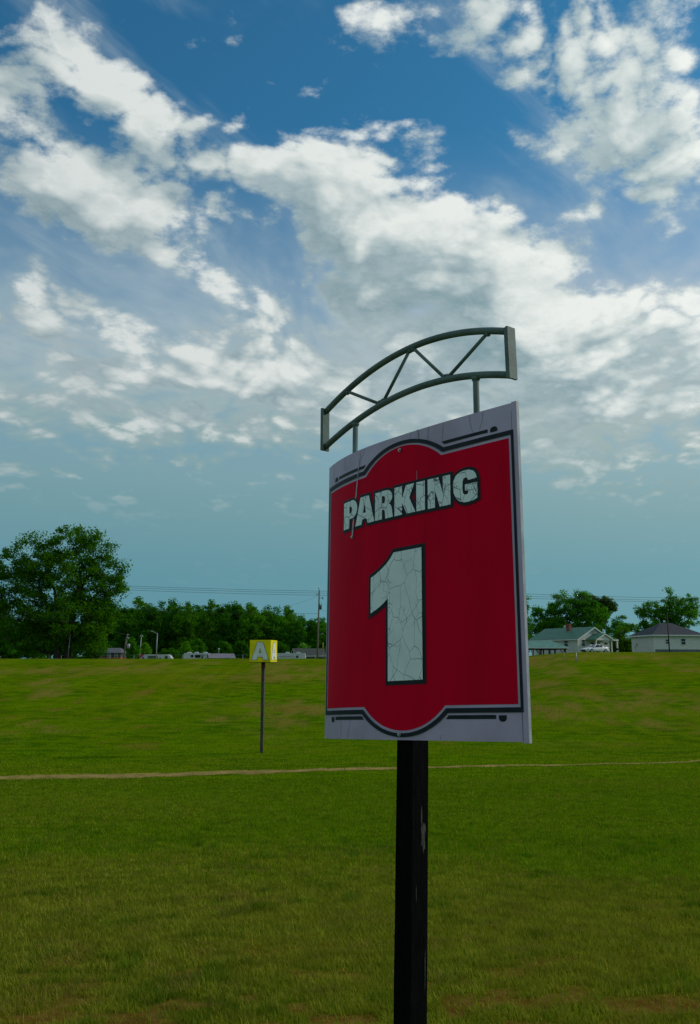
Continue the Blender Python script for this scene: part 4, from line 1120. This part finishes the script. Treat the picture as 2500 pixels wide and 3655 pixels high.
# ------------------------------------------------------------------ campers
def camper(label, px0, px1, D, top, rz=0., nose=.5, ac=(), wins=(), door=None, extra=None, front='rv_white', group='parked campers'):
    k = D / F_PX / .985; c = spot((px0 + px1) / 2, D); zz = lambda py: at(px0, py, D).z - c.z
    root = thing('camper', label, 'camper', c, rz, group)
    L = (px1 - px0) * k / 2; h = zz(top); z0 = .55
    prof = [(-L + .02, z0), (L - nose, z0), (L - nose * .2, z0 + .55), (L, z0 + 1.2), (L - nose * .45, h - .25), (L - nose * .9, h - .03), (L - nose * 1.2, h), (-L + .35, h), (-L + .12, h - .1), (-L, h - .4)]
    b = MB(); b.prism(prof, 0, 2.4); body = b.build('body', 'rv_white', root)
    for x in ac:
        b = MB(); b.prism([(x - .5, h), (x + .5, h), (x + .38, h + .22), (x + .1, h + .3), (x - .35, h + .26)], .7, 1.6); b.build('air_conditioner', 'rv_white', root)
    for (x, z, w, hh) in wins: window(root, (x, 0, z), w, hh, 'front', 'rv_grey', sash=False)
    if door is not None:
        d = part(root, 'door', 'rv_white', (door - .35, door + .35, -.05, -.003, z0 + .1, h - .5)); part(d, 'pane', 'glass_dark', (door - .2, door + .2, -.065, -.052, h - 1.2, h - .75)); part(d, 'handle', 'dark_metal', (door + .26, door + .31, -.08, -.052, h - 1.5, h - 1.35))
    for x in (-.6, .4):
        b = MB(); b.tube([(x, -.02, .36), (x, .24, .36)], .36, 14, smooth=False); w = b.build('wheel', 'rubber', root); b = MB(); b.tube([(x, -.035, .36), (x, .0, .36)], .18, 10, smooth=False); b.build('rim', 'alloy', w)
    part(root, 'stripe', 'rv_grey', (-L + .3, L - nose * 1.3, -.012, -.003, z0 + .75, z0 + .87))
    if extra: extra(root, L, h, z0, zz)
    return root
def ex1(root, L, h, z0, zz):
    # coloured wrap on the left nose of the left camper, dark slide-out and doors
    b = MB(); b.prism([(-L - .02, h - 1.15), (-L + .35, h - .7), (-L + 1.1, h - .12), (-L + .9, h + .02), (-L + .35, h + .02), (-L - .02, h - .35)], -.02, -.004); b.build('red_graphic', 'rv_red', root)
    b = MB(); b.prism([(-L + .45, h - 1.1), (-L + 1.0, h - 1.2), (-L + 1.05, h - .55), (-L + .6, h - .55)], -.02, -.004); b.build('blue_graphic', 'rv_blue', root)
    part(root, 'slide_out', 'rv_grey', (-1.6, .45, -.5, -.003, z0 + .4, h - .32))
    part(root, 'awning', 'rv_white', (-1.75, .6, -.72, -.52, h - .3, h - .16))
ex1_cam = camper('long camper with red and blue nose and grey slide-out, leftmost camper', 500, 611, 196, 2336, 0, 1.0, (), ((2.4, 1.9, .5, .5),), 1.05, ex1)
def ex2(root, L, h, z0, zz):
    part(root, 'awning', 'rv_grey', (.2, 1.9, -.35, -.05, h - .45, h - .36))
camper('boxy white camper with three roof units beside mauve-roofed shed', 656, 748, 200, 2331.5, 0, .35, (-.2, -1.9, 1.8), ((-1.0, 2.3, .45, .45), (.25, 2.25, 1.1, .55)), 1.3, ex2)
def ex3(root, L, h, z0, zz):
    part(root, 'awning_frame', 'rv_grey', (-2.3, 1.2, -.4, -.34, h - .75, h - .67), (-2.3, -2.22, -.4, -.34, z0, h - .75), (1.12, 1.2, -.4, -.34, z0, h - .75))
    part(root, 'slide_out', 'rv_grey', (-3.3, -2.7, -.3, -.003, z0, h - .6))
camper('long white trailer with dark awning frame right of the yellow cube', 968, 1089, 191, 2331.5, 0, .2, (-.2, 2.2), ((2.0, 2.0, .4, .35),), None, ex3)

# ------------------------------------------------------------------ the parked car
def car():
    D = 139; c = spot(2125, D); k = 1
    root = thing('car', 'white sedan parked in front of the white house', 'car', (c.x, c.y, c.z), R(180 + 27))
    # local +x is the nose; stations (x, half width, bottom, top)
    st = [(-2.32, .62, .45, .86), (-2.22, .80, .34, .98), (-1.7, .89, .30, 1.02), (-.8, .91, .28, .99), (.3, .91, .28, .96), (1.1, .90, .28, .92), (1.75, .86, .28, .82), (2.2, .74, .30, .72), (2.36, .55, .36, .62)]
    def loft(st, name, m, rnd=.16):
        vs = []; n = 10
        for (x, w, z0, z1) in st:
            r = min(rnd, (z1 - z0) * .35)
            vs += [(x, -w * .9, z0), (x, -w, z0 + r), (x, -w, z1 - r * 1.3), (x, -w * .95, z1 - r * .4), (x, -w * .7, z1), (x, w * .7, z1), (x, w * .95, z1 - r * .4), (x, w, z1 - r * 1.3), (x, w, z0 + r), (x, w * .9, z0)]
        fs = [tuple(range(n)), tuple(range(len(vs) - 1, len(vs) - n - 1, -1))]
        for i in range(len(st) - 1):
            for q in range(n): fs.append((i * n + q, i * n + (q + 1) % n, (i + 1) * n + (q + 1) % n, (i + 1) * n + q))
        b = MB(); b.add(vs, fs, True); return b.build(name, m, root)
    body = loft(st, 'body', 'car_white')
    # cabin: glass house, roof skin and pillars
    g = [(-1.75, .70, .98), (-.95, .60, 1.38), (.05, .60, 1.42), (1.05, .70, .93)]
    b = MB(); vs = []
    for (x, w, z) in g: vs += [(x, -w, z), (x, w, z)]
    lo = [(-1.8, .80, .93), (-.95, .83, .93), (.05, .83, .93), (1.1, .80, .88)]
    for (x, w, z) in lo: vs += [(x, -w, z), (x, w, z)]
    b.add(vs, [(0, 1, 3, 2), (2, 3, 5, 4), (4, 5, 7, 6), (8, 0, 2, 10), (10, 2, 4, 12), (12, 4, 6, 14), (1, 9, 11, 3), (3, 11, 13, 5), (5, 13, 15, 7)])
    b.build('windows', 'glass_dark', root)
    b = MB(); b.add([(-1.0, -.61, 1.375), (-1.0, .61, 1.375), (-.45, -.60, 1.45), (-.45, .60, 1.45), (.12, -.60, 1.40), (.12, .60, 1.40), (-.45, -.64, 1.37), (-.45, .64, 1.37)], [(0, 1, 3, 2), (2, 3, 5, 4), (0, 2, 6), (2, 4, 6), (1, 7, 3), (3, 7, 5)], True); b.build('roof', 'car_white', root)
    for sy in (-1, 1):
        for (p, q) in (((-1.82, .80, .93), (-.95, .615, 1.39)), ((.08, .615, 1.40), (1.12, .79, .90)), ((-.35, .845, .93), (-.42, .62, 1.40))):
            b = MB(); b.tube([(p[0], sy * p[1], p[2]), (q[0], sy * q[1], q[2])], .045, 6); b.build('pillar', 'car_white', root)
        for x in (-1.42, 1.42):
            b = MB(); b.tube([(x, sy * .70, .33), (x, sy * .925, .33)], .335, 18, smooth=False); w = b.build('wheel', 'rubber', root)
            b = MB(); b.tube([(x, sy * .92, .33), (x, sy * .94, .33)], .20, 12, smooth=False); b.build('rim', 'alloy', w)
        b = MB(); b.hexa([(2.02, sy * .55, .60), (2.26, sy * .55, .56), (2.12, sy * .80, .58), (1.95, sy * .835, .62), (2.02, sy * .55, .72), (2.22, sy * .55, .67), (2.10, sy * .78, .70), (1.93, sy * .83, .74)]); b.build('headlight', 'rv_grey', root)
        part(root, 'tail_light', 'rv_red', (-2.30, -2.18, min(sy * .5, sy * .82), max(sy * .5, sy * .82), .74, .88))
        b = MB(); b.obox((.88, sy * .97, .98), (.08, 0, 0), (0, .10, 0), (0, 0, .06)); b.build('mirror', 'car_white', root)
    part(root, 'grille', 'rubber', (2.24, 2.40, -.50, .50, .34, .58))
car()

# ------------------------------------------------------------------ poles, lamps, wires, fence
def utility_pole():
    D = 150; p = spot(1133, D); root = thing('utility_pole', 'tall grey wooden utility pole with transformer left of the parking sign', 'pole', p)
    zz = lambda py: at(1137, py, D).z - p.z; k = D / F_PX / .985
    H = zz(2106); dx = 6 * k
    b = MB(); b.tube([(0, 0, -.6), (dx * .5, 0, H * .5), (dx, 0, H)], [.17, .145, .11], 10); b.build('shaft', 'pole_wood', root)
    b = MB(); b.tube([(dx - .1, 0, H - .2), (dx - .1, 0, zz(2098))], .03, 6); b.build('top_pin', 'dark_metal', root)
    b = MB(); b.tube([(dx - .1, 0, zz(2101)), (dx - .1, 0, zz(2099)), (dx - .1, 0, zz(2097))], [.05, .09, .04], 8); b.build('insulator', 'dark_metal', root)
    b = MB(); b.tube([(dx - .55, 0, zz(2123)), (dx, 0, zz(2117.5))], .045, 6); b.build('bracket', 'dark_metal', root)
    b = MB(); b.tube([(dx, -.1, zz(2136)), (dx + .55, -.1, zz(2133))], .03, 6); b.build('cutout_arm', 'dark_metal', root)
    b = MB(); b.tube([(dx + .62, -.1, zz(2131)), (dx + .56, -.1, zz(2135)), (dx + .66, -.1, zz(2140))], [.06, .09, .05], 7); b.build('fuse_cutout', 'dark_metal', root)
    t = MB(); t.tube([(dx + .22, -.05, zz(2176)), (dx + .22, -.05, zz(2174)), (dx + .24, -.05, zz(2162)), (dx + .24, -.05, zz(2160))], [.16, .21, .23, .12], 12); tr = t.build('transformer', 'dark_metal', root)
    for o in (.1, .38):
        b = MB(); b.tube([(dx + o, -.05, zz(2162)), (dx + o + .03, -.05, zz(2153))], .04, 6); b.build('bushing', 'dark_metal', tr)
    b = MB(); b.tube([(dx * .3, -.1, zz(2263.5)), (dx * .3 + .9, -.1, zz(2262.5))], .035, 6); b.build('lamp_arm', 'galvanised', root)
    p2 = spot(1153, 151); t = thing('guy_marker', 'upright yellow guy-wire marker just right of tall utility pole', 'marker', p2)
    z0, z1 = at(1153, 2327, 151).z - p2.z, at(1153, 2294, 151).z - p2.z
    b = MB(); b.tube([(0, 0, z0), (.03, 0, z1)], .055, 8); b.build('sleeve', 'yellow_plastic', t)
    b = MB(); b.tube([(0, 0, -.2), (0, 0, z0 - .002)], .02, 5); b.build('rod', 'galvanised', t)
utility_pole()
def other_poles():
    D = 190; p = spot(440, D); root = thing('leaning_pole', 'leaning wooden utility pole with grey transformer beside slate house', 'pole', p)
    zz = lambda py, d=D: at(445, py, d).z - p.z; k = D / F_PX / .985
    b = MB(); b.tube([(0, 0, -.5), (6 * k, 0, zz(2305)), (12.5 * k, 0, zz(2262))], [.20, .18, .15], 9); b.build('shaft', 'pole_wood', root)
    b = MB(); b.tube([(16.5 * k, 0, zz(2315)), (16.5 * k, 0, zz(2313)), (17 * k, 0, zz(2300)), (17 * k, 0, zz(2298))], [.25, .34, .34, .15], 12); b.build('transformer', 'galvanised', root)
    b = MB(); b.tube([(15.5 * k, 0, zz(2282)), (16.2 * k, 0, zz(2275))], .11, 7); b.build('fuse_cutout', 'galvanised', root)
    b = MB(); b.tube([(12 * k, 0, zz(2263)), (19 * k, 0, zz(2267))], .06, 6); b.build('cross_arm', 'galvanised', root)
    D = 225; p = spot(497, D); root = thing('thin_pole', 'thin grey pole with small crossarm behind nose of leftmost camper', 'pole', p); k = D / F_PX / .985
    zt = at(502, 2268, D).z - p.z
    b = MB(); b.tube([(0, 0, -.4), (5 * k, 0, zt)], [.13, .10], 8); b.build('shaft', 'galvanised', root)
    b = MB(); b.tube([(1 * k, 0, zt - .25), (12 * k, 0, zt - .2)], .05, 6); b.build('cross_arm', 'galvanised', root)
    for o in (1.5, 7, 9): b = MB(); b.tube([(o * k, 0, zt - .28), (o * k, 0, zt - .02)], .075, 7); b.build('insulator', 'lamp_glass', root)
    D = 180; p = spot(558, D); root = thing('street_lamp', 'grey street lamp with curved arm reaching left above the leftmost camper', 'lamp', p); k = D / F_PX / .985
    zz = lambda py: at(558, py, D).z - p.z
    b = MB(); b.tube([(0, 0, -.4), (.3 * k, 0, zz(2310)), (1 * k, 0, zz(2260))], [.13, .115, .085], 9); b.build('pole', 'galvanised', root)
    b = MB(); b.tube([(1 * k, 0, zz(2263)), (-5 * k, 0, zz(2259.5)), (-12 * k, 0, zz(2255.5)), (-15 * k, 0, zz(2254.5))], .055, 7); b.build('arm', 'galvanised', root)
    b = MB(); b.tube([(-14 * k, 0, zz(2254.6)), (-17 * k, 0, zz(2254)), (-21 * k, 0, zz(2253.6)), (-23.5 * k, 0, zz(2254.4))], [.07, .13, .13, .05], 8); b.build('lamp_head', 'galvanised', root)
    D = 122; p = spot(242, D); root = thing('fence_side_pole', 'slim pale pole right of the huge maple trunks', 'pole', p); zt = at(247, 2268, D).z - p.z
    b = MB(); b.tube([(0, 0, -.3), (5 * D / F_PX, 0, zt)], [.045, .035], 7); b.build('shaft', 'galvanised', root)
    b = MB(); b.tube([(5 * D / F_PX, 0, zt - .05), (5 * D / F_PX, 0, zt + .1)], .06, 7); b.build('cap', 'galvanised', root)
    D = 140; p = spot(2392, D); root = thing('brown_pole', 'slender brown wooden pole in front of the house at right edge', 'pole', p); zt = at(2390, 2186, D).z - p.z
    b = MB(); b.tube([(0, 0, -.4), (-.03, 0, zt)], [.11, .085], 8); b.build('shaft', 'brown_wood', root)
    b = MB(); b.tube([(-.05, 0, zt - .1), (.2, 0, zt - .15)], .035, 6); b.build('bracket', 'dark_metal', root)
other_poles()
def wires():
    def wire(label, pts, r=.024):
        P = []
        for i in range(len(pts) - 1):
            a, b = at(*pts[i]), at(*pts[i + 1])
            n = 14
            for j in range(n + (i == len(pts) - 2)):
                f = j / n; q = a.lerp(b, f); q.z -= 4 * f * (1 - f) * (.0045 * (b - a).length); P.append(q)
        o = MB(); c = P[0]; o.tube(P, r, 5); w = o.build('power_line', 'dark_metal', None, tuple(c)); w.location = c
        tag(w, label, 'wire', 'overhead wires')
    wire('topmost of three parallel overhead wires meeting the tall utility pole', [(-60, 2068, 152), (1136, 2110, 150), (1700, 2112, 151), (2560, 2137, 154)])
    wire('middle of three parallel overhead wires meeting the tall utility pole', [(-60, 2074, 152), (1136, 2117, 150), (1700, 2120, 151), (2560, 2146, 154)])
    wire('lowest of three parallel overhead wires meeting the tall utility pole', [(-60, 2082, 152), (1136, 2125, 150), (1700, 2128, 151), (2560, 2151, 154)])
    wire('single lower wire crossing the woods to the tall utility pole', [(-60, 2138, 150), (640, 2184, 150), (1135, 2190, 150)], .02)
    wire('low pale wire in front of the huge maple foliage', [(-60, 2198, 117), (345, 2222, 118), (455, 2266, 190)], .016)
    wire('slanting wire running down left from the tall utility pole', [(1137, 2126, 150), (1050, 2158, 170), (900, 2230, 200)], .014)
    wire('short service wire from transformer on the tall pole into the sign', [(1145, 2177, 150), (1240, 2195, 149), (1500, 2215, 146)], .016)
wires()
def fence():
    D = 166; k = D / F_PX / .985
    a = spot(-40, D); root = thing('chain_link_fence', 'long chain-link fence of thin grey posts along the hilltop', 'fence', a)
    pxs = [-40 + 43.2 * i for i in range(29)]
    pts = []
    rs = random.Random(8)
    for i, px in enumerate(pxs):
        p = spot(px, D); q = p - a; zt = at(px, 2338 + rs.uniform(-1.2, 1.2), D).z - a.z; pts.append((q.x, 0, zt))
        b = MB(); b.tube([(q.x, 0, q.z - .3), (q.x, 0, zt)], .034, 7); b.build('post', 'galvanised', root)
    b = MB(); b.tube([(x, 0, z - .04) for x, y, z in pts], .016, 5); b.build('top_rail', 'galvanised', root)
    b = MB(); b.tube([(x, 0, z - .55) for x, y, z in pts], .008, 4); b.build('tension_wire', 'galvanised', root)
    # stakes stepping down the right-hand bank
    lab = ['topmost stake nearest the parking sign', 'second stake down', 'middle stake', 'fourth stake down', 'lowest and thickest stake']
    for (px, py0, py1), l, D, r in zip([(1900, 2353, 2334), (1937, 2359, 2343), (1974, 2373, 2352), (2014, 2388, 2364), (2057, 2402, 2372)], lab, (103, 97, 92, 87.5, 84), (.025, .03, .03, .025, .06)):
        p = spot(px, D); h = (py0 - py1) * D / F_PX
        t = thing('stake', 'small grey %s of the row stepping down the bank' % l, 'stake', p, 0, 'stakes on the bank')
        b = MB(); b.tube([(0, 0, -.2), (.01, 0, h)], r, 6); b.build('shaft', 'galvanised', t)
        b = MB(); b.tube([(.01, 0, h), (.01, 0, h + .05)], [r * 1.2, r * .9], 6); b.build('cap', 'galvanised', t)
fence()
